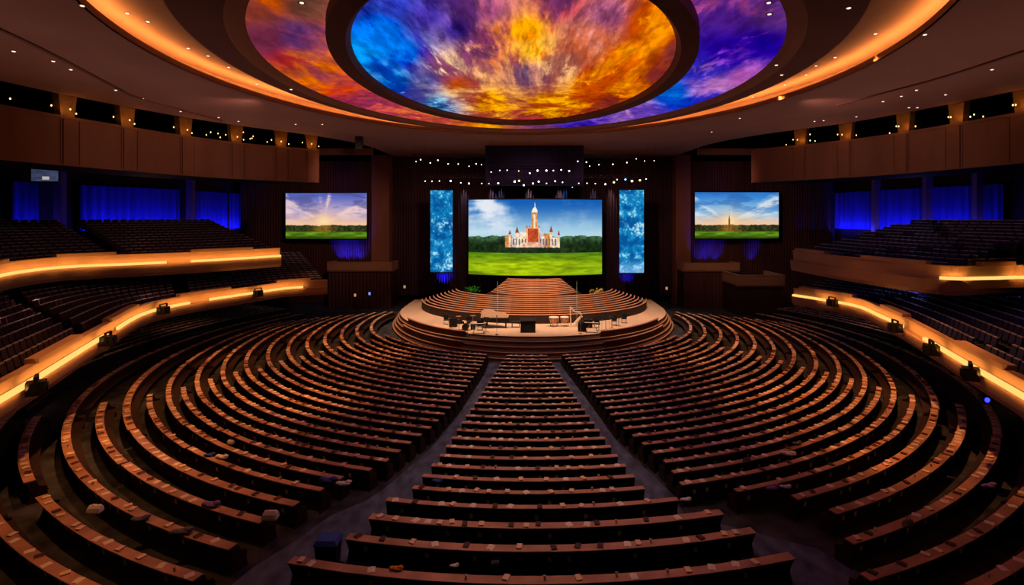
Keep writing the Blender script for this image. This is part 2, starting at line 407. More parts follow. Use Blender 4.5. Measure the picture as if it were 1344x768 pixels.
# ---- recessed downlights
DL = [(167,17),(194,28),(247,63),(273,73),(300,88),(337,110),(382,117),(108,7),(18,67),(70,80),(93,91),(152,118),(187,129),(215,138),(237,146),(287,154),(313,159),(388,163),(423,163),(396,3),
      (1009,3),(1010,18),(1114,10),(1149,44),(1096,75),(1071,86),(1058,98),(1026,98),(1030,111),(988,127),(1019,85),(1302,91),(1241,124),(1183,126),(1203,118),(1159,133),(1130,130),(1193,141),(1204,141),(1069,159),(1081,158),(1124,153),(934,173),(971,155),(1214,45)]
def inside(e, x, y): return ((x - e[0]) / e[2]) ** 2 + ((y - e[1]) / e[3]) ** 2 < 1
def place_level(u, v):
    for e, e2, z in ((None, None, 0),):
        x, y = G(u, v, 19.02)
        if inside(OP, x, y): return x, y, 19.02
        x, y = G(u, v, 18.9)
        if inside(TO, x, y): return x, y, 18.9
        x, y = G(u, v, 20.15)
        x2, y2 = G(u, v, 19.2)
        if inside(LED, x2, y2): return x, y, 20.15
        return x2, y2, 19.2
dl_mesh = {}
for part, prof, mm in (('trim_collar', [(0.14, -0.012), (0.14, 0.004), (0.075, 0.004), (0.075, -0.012)], M['ceil_rim']),):
    dl_mesh[part] = MB().lathe(prof, n=12).mesh(part, mm)
dl_mesh['lamp'] = MB().lathe([(0.075, -0.012), (0.07, -0.03), (0.04, -0.04)], n=12).mesh('lamp', M['down'])
where = {19.02: 'painted outer sky ring', 18.9: 'dark inner ceiling tier', 20.15: 'cove-lit ceiling band', 19.2: 'dark outer ceiling'}
cnt = {}
for (u, v) in DL:
    x, y, z = place_level(u, v)
    key = (z, x < 0); cnt[key] = cnt.get(key, 0) + 1
    e = empty('downlight', (x, y, z - 0.005), f"small recessed downlight, {nth(cnt[key])} in the {where[z]}, {'left' if x < 0 else 'right'} half", 'downlight', 'recessed ceiling downlights')
    for part in ('trim_collar', 'lamp'):
        p = bpy.data.objects.new(part, dl_mesh[part]); C.objects.link(p); p.parent = e

# ---- hanging gallery walls, columns and the lamps between them
PAN_L = smooth_line([(-20.8, 52.3), (-25.2, 48.4), (-28.4, 42.6), (-31.0, 32.5), (-31.6, 24), (-30.5, 12)], 8)
PAN_R = smooth_line([(30.5, 12), (31.6, 24), (31.0, 32.5), (28.6, 42.6), (25.4, 48.0), (21.6, 52.3)], 8)
for nm, P in (('wall_gallery_left', PAN_L), ('wall_gallery_right', PAN_R)):
    mb = MB(); mb.sweep(P, [(0, 14.6), (0.25, 14.6), (0.25, 17.8), (0, 17.8)])
    mb.sweep(P, [(-0.06, 17.65), (0.3, 17.65), (0.3, 17.83), (-0.06, 17.83)])
    mb.sweep(P, [(-0.04, 14.58), (0.1, 14.58), (0.1, 14.72), (-0.04, 14.72)])
    struct(mb.build(nm, M['panel']))
def on_line(P, u):
    best = None
    for (x0, y0), (x1, y1) in zip(P, P[1:]):
        a, b = VX + x0 * F / y0, VX + x1 * F / y1
        if min(a, b) <= u <= max(a, b):
            t = (u - a) / (b - a); best = (x0 + (x1 - x0) * t, y0 + (y1 - y0) * t, math.atan2(y1 - y0, x1 - x0))
    return best
bulb_m = MB().lathe([(0.01, -0.07), (0.035, -0.04), (0.045, 0), (0.03, 0.04), (0.01, 0.06)], n=8).mesh('bulb', M['bulb'], smooth=True)
stem_m = MB().tube((0, 0, 0.06), (0, 0, 0.3), 0.012, n=5).mesh('stem', M['black'])
lampn = {'left': 0, 'right': 0}
def gallery_lamp(x, y, z, side):
    lampn[side] += 1
    e = empty('gallery_lamp', (x, y, z), f"tiny warm lamp above the {side} gallery wall, {nth(lampn[side])} of its row", 'lamp', 'tiny warm lamps above the gallery walls')
    for nm, me in (('bulb', bulb_m), ('stem', stem_m)):
        p = bpy.data.objects.new(nm, me); C.objects.link(p); p.parent = e
def light(kind, name, loc, power, col, aim=None, angle=60, blend=0.6, size=0.2, sizey=None):
    d = bpy.data.lights.new(name, kind); d.energy = power; d.color = lin(col)
    if kind == 'SPOT': d.spot_size = math.radians(angle); d.spot_blend = blend; d.shadow_soft_size = size
    elif kind == 'AREA':
        d.shape = 'RECTANGLE'; d.size = size; d.size_y = sizey or size
    else: d.shadow_soft_size = size
    o = bpy.data.objects.new(name, d); C.objects.link(o); o.location = loc
    if aim is not None:
        o.rotation_euler = (Vector(aim) - Vector(loc)).to_track_quat('-Z', 'Y').to_euler()
    return o
COLS_L, COLS_R = [92, 170, 246, 312, 370, 410], [1338, 1252, 1183, 1108, 1049, 980]
for side, cols, P, in (('left', COLS_L, PAN_L), ('right', COLS_R, PAN_R)):
    for u in cols:
        q = on_line(P, u)
        if not q: continue
        x, y, a = q
        T = Matrix.Translation((x, y, 0)) @ Matrix.Rotation(a, 4, 'Z')
        mb = MB()
        # tapered column in the slot, and its shallow strip down the gallery wall
        vs = [T @ Vector((sx * w, oy, z)) for z, w in ((17.8, 0.42), (19.7, 0.62)) for oy in (-0.75, -0.2) for sx in (-1, 1)]
        mb.add([tuple(v) for v in vs], [(0, 2, 3, 1), (4, 5, 7, 6), (0, 1, 5, 4), (2, 6, 7, 3), (0, 4, 6, 2), (1, 3, 7, 5)])
        o = struct(mb.build('pillar', M['gold'])); 
        mb = MB(); mb.box(-0.46, 0.46, -0.02, 0.09, 14.64, 17.62, 0, T); mb.box(-0.62, -0.56, -0.02, 0.06, 14.64, 17.62, 0, T); mb.box(0.56, 0.62, -0.02, 0.06, 14.64, 17.62, 0, T)
        struct(mb.build('trim_pilaster', M['panel']))
        for dx, dz in ((-0.75, 0.25), (0.78, 0.5), (0.1, 0.35)):
            p = T @ Vector((dx, 0.15 if abs(dx) < 0.5 else -0.5, 17.95 + dz)); gallery_lamp(p.x, p.y, p.z, side)
        p = T @ Vector((0, 0.45, 18.3)); light('POINT', 'column_light', p, 9, (255, 170, 80), size=0.1)
    for k in range(20):
        i = random.randrange(4, len(P) - 4); x, y = P[i]
        s = -1 if side == 'left' else 1
        gallery_lamp(x + s * random.uniform(0.8, 3.5), y + random.uniform(0.2, 2.5), 18.0 + random.uniform(0.1, 1.2), side)
# dark gallery room behind the slots
for nm, P in (('wall_gallery_back_left', PAN_L), ('wall_gallery_back_right', PAN_R)):
    mb = MB(); mb.sweep(P, [(4.5, 17.2), (4.6, 17.2), (4.6, 23.9), (4.5, 23.9)]); mb.sweep(P, [(0.25, 14.62), (5.5, 14.62), (5.5, 14.72), (0.25, 14.72)])
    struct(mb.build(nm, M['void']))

# ================================================================== BALCONIES
LOW_L = smooth_line([(-19.7, 51.6), (-22.8, 50.2), (-24.6, 46.6), (-26.6, 41.5), (-26.8, 37), (-24.4, 31), (-22.6, 26.8), (-20.2, 21.4), (-18.8, 18.0), (-16.6, 12.5)], 6)
LOW_R = smooth_line([(15.8, 12.5), (17.5, 17.5), (18.4, 20), (19.9, 24.4), (22.4, 31.6), (23.6, 36), (24.4, 40.5), (22.4, 45.6)], 6)
UP_L = smooth_line([(-23.3, 49.6), (-26.6, 44.8), (-30.2, 41.4), (-33.6, 38.6), (-33.4, 34.5), (-31.2, 30.5), (-27.5, 25.5), (-25, 20)], 6)
UP_R = smooth_line([(27, 20), (29.5, 27), (29.6, 31.6), (27.0, 31.4), (24.2, 31.6), (22.9, 37), (22.6, 41), (22.6, 46.2)], 6)
def parapet(name, P, zb, h):
    zm = zb + h * 0.52
    a = MB(); a.sweep(P, [(0.0, zb), (-0.12, zb + 0.25), (-0.16, zm), (0.22, zm), (0.22, zb)])
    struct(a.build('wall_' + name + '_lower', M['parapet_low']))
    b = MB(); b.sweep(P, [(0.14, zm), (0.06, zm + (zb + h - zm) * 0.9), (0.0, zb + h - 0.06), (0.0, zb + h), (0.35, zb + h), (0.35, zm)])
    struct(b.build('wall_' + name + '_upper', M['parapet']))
    # raised blocks along the top of the front
    c = MB(); n = len(P)
    for i in range(3, n - 6, 11): c.sweep(P[i:i + 6], [(-0.05, zb + h - 0.02), (-0.05, zb + h + 0.2), (0.42, zb + h + 0.2), (0.42, zb + h - 0.02)])
    struct(c.build('wall_' + name + '_raised', M['parapet']))
    return zm
def strip(P, i0, i1, zm, label):
    seg = P[i0:i1]
    o = MB().sweep(seg, [(-0.11, zm + 0.005), (-0.11, zm + 0.15), (0.05, zm + 0.19), (0.03, zm + 0.005)]).build('light_strip', M['led'])
    tag(o, label, 'light strip', 'warm light strips along the balcony fronts')
def slab(name, P, z, extra, drop=1.0):
    """a sloping underside from the parapet out to the outer wall"""
    mb = MB(); n = len(P); ns = [(-1 if p[0] < 0 else 1) for p in P]; vs = []
    for i, (x, y) in enumerate(P):
        d = Vector((x, y - 34)).normalized(); L = 0
        q = Vector((x, y))
        while L < 26 and not outside(q.x, q.y): q += d * 0.5; L += 0.5
        vs += [(x, y, z), (q.x, q.y, z + drop * 0), (x, y, z + 0.35), (q.x, q.y, z + 0.35)]
    fs = []
    for i in range(n - 1):
        a, b = i * 4, i * 4 + 4
        fs += [(a, b, b + 1, a + 1), (a + 2, a + 3, b + 3, b + 2)]
    fs += [(0, 1, 3, 2), ((n - 1) * 4, (n - 1) * 4 + 2, (n - 1) * 4 + 3, (n - 1) * 4 + 1)]
    mb.add(vs, fs); struct(mb.build(name, M['wall_dark'], fix=True))
OUTP = smooth_line(OUT_L, 4) + smooth_line(OUT_R, 4)
def outside(x, y):
    c = False; n = len(OUTP); j = n - 1
    for i in range(n):
        xi, yi = OUTP[i]; xj, yj = OUTP[j]
        if (yi > y) != (yj > y) and x < (xj - xi) * (y - yi) / (yj - yi) + xi: c = not c
        j = i
    return not c
zmL = parapet('balcony_left_low', LOW_L, 3.7, 1.42)
zmR = parapet('balcony_right_low', LOW_R, 3.7, 1.42)
zuL = parapet('balcony_left_high', UP_L, 6.6, 1.75)
zuR = parapet('balcony_right_high', UP_R, 6.6, 1.75)
slab('floor_balcony_left_low', LOW_L, 3.75, 0); slab('floor_balcony_right_low', LOW_R, 3.75, 0)
slab('floor_balcony_left_high', UP_L, 6.65, 0); slab('floor_balcony_right_high', UP_R, 6.65, 0)
strip(LOW_L, 4, 17, zmL, 'warm light strip on the lower left balcony front, piece nearest the stage')
strip(LOW_L, 18, 30, zmL, 'warm light strip on the lower left balcony front, middle piece')
strip(LOW_L, 31, len(LOW_L), zmL, 'warm light strip on the lower left balcony front, longest bright piece nearest us')
strip(LOW_R, 0, 23, zmR, 'warm light strip on the lower right balcony front, long bright piece nearest us')
strip(LOW_R, 25, len(LOW_R), zmR, 'warm light strip on the lower right balcony front, piece nearest the stage')
strip(UP_L, 0, 9, zuL, 'warm light strip on the upper left balcony front, piece nearest the stage')
strip(UP_L, 10, len(UP_L), zuL, 'warm light strip on the upper left balcony front, long piece at the frame edge')
strip(UP_R, 0, 25, zuR, 'warm light strip on the upper right balcony front, curved piece at the frame edge')

# boxes beside the stage: raised loge parapets on dark drape fronts
def loge(nm, x0, x1, y0, y1, zb, zt):
    struct(MB().box(x0, x1, y0 + 0.15, y1, 0, zb + 0.05).build('wall_' + nm, M['wall_dark']))
    mb = MB(); s = 0.12
    mb.sweep([(x0, y1), (x0, y0), (x1, y0), (x1, y1)], [(0, zb), (s, zb + 0.2), (s, zt - 0.1), (0.16, zt - 0.1), (0.16, zt), (-0.2, zt), (-0.2, zb)])
    struct(mb.build('wall_' + nm + '_parapet', M['parapet_low']))
loge('loge_left', X_at(430, 65.5), X_at(514, 65.5), 65.5, 68.3, Z_at(357, 65.5), Z_at(344, 65.5))
loge('loge_right', X_at(897, 65.5), X_at(970, 65.5), 65.5, 68.3, Z_at(357, 65.5), Z_at(345, 65.5))
loge('loge_right_outer', X_at(969, 60.5), X_at(1029, 60.5), 60.5, 65.4, Z_at(377, 60.5), Z_at(361, 60.5))
light('SPOT', 'loge_light', (-17, 57, 18), 900, (255, 190, 140), (-20.5, 65.5, 5), 34)
light('SPOT', 'loge_light', (20, 54, 18), 1400, (255, 190, 140), (24, 63, 5), 44)

# ---- theatre seats
def seat_mesh(name, m):
    mb = MB()
    # local: the sitter faces -Y, seat back at +Y
    mb.add([(-0.25, 0.2, 0.36), (0.25, 0.2, 0.36), (0.25, 0.34, 0.98), (-0.25, 0.34, 0.98), (-0.25, 0.29, 0.34), (0.25, 0.29, 0.34), (0.22, 0.42, 0.99), (-0.22, 0.42, 0.99)],
           [(0, 1, 2, 3), (5, 4, 7, 6), (3, 2, 6, 7), (0, 3, 7, 4), (1, 5, 6, 2), (0, 4, 5, 1)])
    mb.add([(-0.24, -0.2, 0.42), (0.24, -0.2, 0.42), (0.24, 0.24, 0.38), (-0.24, 0.24, 0.38), (-0.22, -0.24, 0.47), (0.22, -0.24, 0.47), (0.22, 0.22, 0.46), (-0.22, 0.22, 0.46)],
           [(3, 2, 1, 0), (4, 5, 6, 7), (0, 1, 5, 4), (2, 3, 7, 6), (0, 4, 7, 3), (1, 2, 6, 5)])
    mb.box(-0.235, 0.235, 0.335, 0.43, 0.975, 1.02, 2)  # thin pale strip drawn as the highlight along the seat top
    for s in (-1, 1):
        x = s * 0.265
        mb.box(x - 0.02, x + 0.02, -0.18, 0.26, 0.56, 0.61, 1); mb.box(x - 0.02, x + 0.02, 0.02, 0.22, 0, 0.56, 1)
    return mb, mb.mesh(name, [m, M['black'], M['seathighlight']])
SEATB, SEAT_R = seat_mesh('theatre_seat', M['seat_r']); _, SEAT_L = seat_mesh('theatre_seat', M['seat_l'])
seats = []   # x, y, z, rot, bank, row, number
def resample(P, step):
    out = []; acc = 0; last = None
    for (a, b) in zip(P, P[1:]):
        L = math.hypot(b[0] - a[0], b[1] - a[1]); t = acc
        while t < L:
            f = t / L; out.append((a[0] + (b[0] - a[0]) * f, a[1] + (b[1] - a[1]) * f, math.atan2(b[1] - a[1], b[0] - a[0]))); t += step
        acc = t - L
    return out
def bank(name, P, z0, rise, rows, pitch, aisles, spread=0.61):
    dirs = []
    base = []
    for k in range(rows):
        L = []
        for i, (x, y) in enumerate(P):
            d = Vector((x, y - 36)); d.normalize(); nn = normals(P)[i] if k == 0 else None
            if k == 0: dirs.append((Vector(nn) * 0.6 + d * 0.4).normalized())
            o = 0.75 + k * pitch; q = Vector((x, y)) + dirs[i] * o; L.append((q.x, q.y))
        # platform
        plat.sweep(L, [(-0.36, z0 + k * rise - 0.45), (-0.36, z0 + k * rise), (pitch - 0.36, z0 + k * rise), (pitch - 0.36, z0 + k * rise - 0.45)])
        num = 0
        for (x, y, a) in resample(L, spread):
            num += 1
            if num % aisles in (0, 1): continue
            if outside(x * 1.03, y) or y < 12: continue
            if min(math.hypot(x - px, y - py) for px, py in P) < 0.7 or y > 66 or (abs(x) < 39 and y > 64.5): continue
            seats.append((x, y, z0 + k * rise, a, name, k + 1, num))
    return
for nm, lst in (('left', [('lower left balcony', LOW_L, 4.25, 0.13, 15, 0.88, 22), ('upper left balcony', UP_L, 7.45, 0.21, 13, 0.88, 20)]),
                ('right', [('lower right balcony', LOW_R, 4.25, 0.13, 15, 0.88, 24), ('upper right balcony', UP_R, 7.45, 0.21, 13, 0.88, 22)])):
    for b in lst:
        plat = MB(); bank(*b); struct(plat.build('floor_' + b[0].replace(' ', '_') + '_steps', M['wall_dark'], fix=False))
def uv(x, y, z): return VX + x * F / y, VY - (z - H) * F / y
def inframe(x, y, z):
    if y < 2: return False
    u, v = uv(x, y, z); return -5 < u < 1349 and -5 < v < 773
vis = [s for s in seats if inframe(s[0], s[1], s[2] + 0.8)]
vis_l = [s for s in vis if 'lower' in s[4]]; vis_l.sort(key=lambda s: s[1] + 0.9 * s[5])
near = vis_l[:300]; nearset = set(id(s) for s in near)
for s in near:
    o = bpy.data.objects.new('theatre_seat', SEAT_L if 'left' in s[4] else SEAT_R); C.objects.link(o)
    o.location = s[:3]; o.rotation_euler = (0, 0, s[3] + 0)
    # the sitter looks toward the arena (local -Y is inward, +Y outward)
    ox, oy = -math.sin(s[3]), math.cos(s[3])
    if ox * s[0] + oy * (s[1] - 36) < 0: o.rotation_euler = (0, 0, s[3] + PI)
    tag(o, f"{'plum' if 'left' in s[4] else 'dark blue'} theatre seat, {s[4]}, {nth(s[5])} row from the front, place {nth(s[6])} along", 'theatre seat', 'theatre seats on the ' + s[4])
for side in ('left', 'right'):
    mb = MB()
    for s in vis:
        if id(s) in nearset or side not in s[4]: continue
        a = s[3]; ox, oy = -math.sin(a), math.cos(a)
        if ox * s[0] + oy * (s[1] - 36) < 0: a += PI
        ca, sa = math.cos(a), math.sin(a); b = len(mb.v)
        mb.v.extend((s[0] + x * ca - y * sa, s[1] + x * sa + y * ca, s[2] + z) for x, y, z in SEATB.v)
        mb.f.extend(tuple(b + i for i in f) for f in SEATB.f); mb.mi.extend(SEATB.mi)
    o = mb.build('theatre_seats', [M['seat_l' if side == 'left' else 'seat_r'], M['black'], M['seathighlight']], fix=False)
    tag(o, f'rows upon rows of far theatre seats filling the {side} balconies', 'theatre seats', kind='stuff')

# ---- stage lights clamped on the balcony fronts
def stage_light_parts(e, lens):
    h = MB().box(-0.28, 0.28, -0.3, 0.3, -0.26, 0.26).build('housing', M['black'], e)
    mb = MB(); mb.box(-0.34, -0.3, -0.06, 0.06, -0.1, 0.46); mb.box(0.3, 0.34, -0.06, 0.06, -0.1, 0.46); mb.box(-0.34, 0.34, -0.06, 0.06, 0.42, 0.48); mb.build('yoke', M['black'], e)
    mb = MB(); mb.tube((0, -0.3, 0), (0, -0.36, 0), 0.18, 0.2, 10); mb.build('snoot', M['black'], h)
    mb = MB(); mb.tube((0, -0.3, 0), (0, -0.345, 0), 0.1, 0.1, 10); mb.build('lens', lens, h)
first = None
FX = [(LOW_L, 22, 507, 'at the left frame edge'), (LOW_L, 126, 443, 'second from the left frame edge'), (LOW_L, 205, 413, 'third from the left frame edge'), (LOW_L, 333, 388, 'nearest the stage'),
      (LOW_R, 1296, 494, 'nearest the right frame edge'), (LOW_R, 1240, 455, 'second from the right frame edge'), (LOW_R, 1188, 430, 'where the front bends'), (LOW_R, 1100, 402, 'nearest the stage')]
for P, u, v, wh in FX:
    q = on_line(P, u)
    x, y, a = q; side = 'left' if x < 0 else 'right'
    nn = Vector((-x, 36 - y)).normalized()
    rz = math.atan2(nn.y, nn.x) + PI / 2
    lab = f'black boxy stage light on the lower {side} balcony front, {wh}'
    loc = (x + nn.x * 0.55, y + nn.y * 0.55, 4.5)
    if first is None:
        e = first = empty('stage_light', loc, lab, 'stage light', 'stage lights on the balcony fronts', rz); stage_light_parts(e, M['down'])
    else:
        e = copy_tree(first); e.location = loc; e.rotation_euler = (0, 0, rz); tag(e, lab)
# blue lamp under the right balcony
x, y = X_at(1293, 24.5), 24.5
e = empty('wash_light', (x, y, Z_at(524, y)), 'small deep blue lamp glowing under the lower right balcony', 'lamp')
MB().box(-0.2, 0.2, -0.1, 0.15, -0.16, 0.2).build('housing', M['black'], e)
MB().tube((0, -0.1, 0), (0, -0.14, 0), 0.11, 0.11, 12).build('lens', M['bluelamp'], e)
MB().box(-0.03, 0.03, -0.03, 0.03, 0.2, 3.75 - Z_at(524, y)).build('pipe', M['black'], e)

# ================================================================== STAGE END
def curtain(name, x0, x1, y, z0, z1, m, label, folds, amp=0.16, y1=None, group=None):
    nx = int(folds * 8); mb = MB(); vs = []; y1 = y if y1 is None else y1
    dx, dy = x1 - x0, y1 - y; L = math.hypot(dx, dy); nx_, ny_ = dy / L, -dx / L
    for j, z in enumerate((z0, (z0 + z1) / 2, z1)):
        for i in range(nx + 1):
            t = i / nx; w = amp * math.sin(2 * PI * folds * t) * (1 + 0.4 * math.sin(13.7 * t + 2)) * (1.0 - 0.25 * j / 2)
            vs.append((x0 + dx * t + nx_ * w, y + dy * t + ny_ * w, z))
    fs = [(j * (nx + 1) + i, j * (nx + 1) + i + 1, (j + 1) * (nx + 1) + i + 1, (j + 1) * (nx + 1) + i) for j in range(2) for i in range(nx)]
    mb.add(vs, fs); o = mb.build(name, m, smooth=True, fix=False)
    return tag(o, label, 'curtain', group)
curtain('curtain', -18.2, 0.3, 70.2, 0.9, 19.15, M['curtain_c'], 'tall dark pleated stage curtain behind the big screen, left half', 52)
curtain('curtain', 0.3, 18.6, 70.2, 0.9, 19.15, M['curtain_c'], 'tall dark pleated stage curtain behind the big screen, right half', 52)
curtain('curtain', -37.4, -20.6, 68.7, 0.1, 18.4, M['curtain'], 'brown pleated drape wall behind the left side screen', 52)
curtain('curtain', 20.6, 38.6, 68.7, 0.1, 18.4, M['curtain'], 'brown pleated drape wall behind the right side screen', 56)
curtain('curtain', X_at(431, 65.3), X_at(513, 65.3), 65.3, 0.02, 4.4, M['curtain'], 'dark drape hanging below the left loge down to the floor', 18, 0.08)
curtain('curtain', X_at(898, 65.3), X_at(968, 65.3), 65.3, 0.02, 4.4, M['curtain'], 'dark drape hanging below the right loge down to the floor', 16, 0.08)
for s, x0, x1 in ((-1, -20.5, -18.2), (1, 18.6, 20.5)):
    struct(MB().box(x0, x1, 68.5, 71, 0, 19.2).build('pillar', M['panel']))
for nm, x0, x1 in (('trim_6', -26.5, -18.5), ('trim_7', 19.5, 27.5)):
    struct(MB().box(x0, x1, 62.0, 62.6, 18.5, 19.2).build(nm, M['panel']))
for nm, x0, x1 in (('wall_return_left', -38.6, -18.3), ('wall_return_right', 19.3, 39.8)):
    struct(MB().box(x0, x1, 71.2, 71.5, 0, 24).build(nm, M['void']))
struct(MB().box(X_at(467, 53), X_at(476, 53), 52.8, 53.2, 18.0, 19.6).build('pillar', M['black']))
# header valance over the stage
curtain('valance', X_at(637, 59.5), X_at(766, 59.5), 59.5, Z_at(244, 59.5), 19.19, M['valance'], 'dark blue valance hanging from the ceiling above the big screen', 14, 0.07)

# ---- painted pictures for the screens
def fbm(h, w, sx, sy, octv=5, seed=0):
    rg = np.random.default_rng(seed); out = np.zeros((h, w)); amp = 1; tot = 0
    for o in range(octv):
        gx, gy = max(2, int(sx * 2 ** o)), max(2, int(sy * 2 ** o)); g = rg.random((gy + 2, gx + 2))
        yy = np.linspace(0, gy, h); xx = np.linspace(0, gx, w); yi = np.minimum(yy.astype(int), gy); xi = np.minimum(xx.astype(int), gx)
        fy = (yy - yi)[:, None]; fx = (xx - xi)[None, :]; fy = fy * fy * (3 - 2 * fy); fx = fx * fx * (3 - 2 * fx)
        a = g[yi][:, xi]; b = g[yi][:, xi + 1]; c = g[yi + 1][:, xi]; d = g[yi + 1][:, xi + 1]
        out += amp * ((a * (1 - fx) + b * fx) * (1 - fy) + (c * (1 - fx) + d * fx) * fy); tot += amp; amp *= 0.55
    return out / tot
def sm(a, b, x): t = np.clip((x - a) / (b - a), 0, 1); return t * t * (3 - 2 * t)
def mixc(A, col, k): return A * (1 - k[..., None]) + np.array(col, float) * k[..., None]
def poly(img, pts, col, tex=None):
    h, w, _ = img.shape; yy, xx = np.mgrid[0:h, 0:w]; X = (xx + 0.5) / w; Y = (yy + 0.5) / h; ins = np.zeros((h, w), bool); n = len(pts); j = n - 1
    for i in range(n):
        xi, yi = pts[i]; xj, yj = pts[j]
        if yi != yj: ins ^= ((yi > Y) != (yj > Y)) & (X < (xj - xi) * (Y - yi) / (yj - yi) + xi)
        j = i
    c = np.array(col, float)
    img[ins] = c if tex is None else (c[None, :] * tex[ins][:, None])
def main_picture(h=216, w=380):
    y = np.linspace(0, 1, h)[:, None] * np.ones((1, w)); x = np.linspace(0, 1, w)[None, :] * np.ones((h, 1))
    top, bot = np.array([20, 92, 178.]), np.array([176, 214, 232.]); k = sm(0, 0.5, y)[..., None]
    im = top * (1 - k) + bot * k
    c = fbm(h, w, 3, 9, 6, 3); c = np.stack([np.roll(c[i], int(-i * 0.9)) for i in range(h)]); yy, xx = np.mgrid[0:h, 0:w]
    sh = np.roll(fbm(h, w, 7, 3, 6, 5), 3, 0)
    m = sm(0.46, 0.78, c * 0.5 + sh * 0.5 + 0.30 * np.exp(-((x - 0.14 - 0.35 * y) / 0.13) ** 2) - 0.02) * sm(0.56, 0.3, y) * 0.95
    im = mixc(im, (238, 240, 246), m * (0.35 + 0.65 * sm(0.5, 0.15, x)))
    hill = 0.485 + 0.006 * np.sin(x * 21) + 0.006 * np.sin(x * 57 + 1) + 0.012 * fbm(h, w, 60, 4, 2, 77)
    tx = fbm(h, w, 46, 26, 3, 8)
    fr = (y > hill - 0.015 * tx) & (y < 0.71)
    far = np.array([66, 98, 66.]); nearc = np.array([24, 44, 20.])
    kk = sm(0.48, 0.6, y)[..., None]; fc = (far * (1 - kk) + nearc * kk) * (0.45 + 1.15 * tx[..., None]); im[fr] = fc[fr]
    # low palace of red brick with pale towers and one tall spire
    T = 0.75 + 0.55 * fbm(h, w, 60, 40, 2, 4)
    W, R, O, S = (232, 206, 176), (186, 72, 40), (206, 134, 74), (214, 196, 186)
    poly(im, [(0.29, 0.64), (0.29, 0.50), (0.67, 0.50), (0.67, 0.64)], O, T)
    for a, b, t, c_ in ((0.28, 0.33, 0.47, O), (0.33, 0.395, 0.49, S), (0.39, 0.45, 0.43, W), (0.52, 0.58, 0.44, S), (0.565, 0.62, 0.45, O), (0.62, 0.68, 0.50, W)):
        poly(im, [(a, 0.645), (a, t), (b, t), (b, 0.645)], c_, T)
    for a, b, t, base in ((0.305, 0.322, 0.40, 0.46), (0.355, 0.378, 0.35, 0.44), (0.605, 0.625, 0.34, 0.43), (0.665, 0.678, 0.40, 0.47)):
        poly(im, [(a, 0.64), (a, base), (b, base), (b, 0.64)], W, T); poly(im, [(a - 0.003, base), ((a + b) / 2, t), (b + 0.003, base)], (150, 66, 50))
    poly(im, [(0.43, 0.64), (0.43, 0.36), (0.535, 0.36), (0.535, 0.64)], (226, 170, 130), T)
    poly(im, [(0.445, 0.56), (0.445, 0.38), (0.52, 0.38), (0.52, 0.56)], R, T)
    for a in (0.433, 0.452, 0.50, 0.522): poly(im, [(a, 0.37), (a + 0.005, 0.335), (a + 0.012, 0.37)], (170, 70, 46))
    poly(im, [(0.472, 0.385), (0.475, 0.17), (0.513, 0.17), (0.516, 0.385)], (214, 146, 82), T); poly(im, [(0.486, 0.385), (0.488, 0.2), (0.5, 0.2), (0.5, 0.385)], (246, 226, 190))
    poly(im, [(0.472, 0.17), (0.479, 0.13), (0.494, 0.10), (0.497, 0.015), (0.5, 0.10), (0.511, 0.13), (0.518, 0.17)], (246, 240, 226))
    for a in np.arange(0.335, 0.65, 0.022):
        if not (0.44 < a < 0.525): poly(im, [(a, 0.60), (a, 0.52), (a + 0.009, 0.52), (a + 0.009, 0.60)], (96, 92, 110))
    poly(im, [(0.40, 0.645), (0.40, 0.57), (0.55, 0.57), (0.55, 0.645)], (228, 176, 150), T)
    hedge = (y > 0.625 + 0.012 * tx) & (y < 0.71) & (x > 0.2) & (x < 0.8); im[hedge] = (np.array([30, 46, 24.]) * (0.5 + 1.1 * tx[..., None]))[hedge]
    for a, b in ((0.255, 0.5), (0.225, 0.56), (0.16, 0.56), (0.705, 0.55), (0.74, 0.54), (0.775, 0.53)):
        poly(im, [(a - 0.022, 0.70), (a - 0.012, b + 0.06), (a, b), (a + 0.013, b + 0.06), (a + 0.024, 0.70)], (34, 50, 24), 0.4 + 1.2 * tx)
    g = y >= 0.705; gt = fbm(h, w, 12, 34, 4, 6)
    g0, g1 = np.array([88, 132, 16.]), np.array([158, 186, 14.]); kk = sm(0.70, 0.86, y)[..., None] * (0.6 + 0.5 * np.exp(-((x - 0.4) / 0.4) ** 2))[..., None]
    gc = (g0 * (1 - kk) + g1 * kk) * (0.62 + 0.72 * gt[..., None]); gc *= (1 - 0.3 * sm(0.9, 1.0, y) * sm(0.3, 0, x))[..., None]
    im[g] = gc[g]; return np.clip(im, 0, 255)
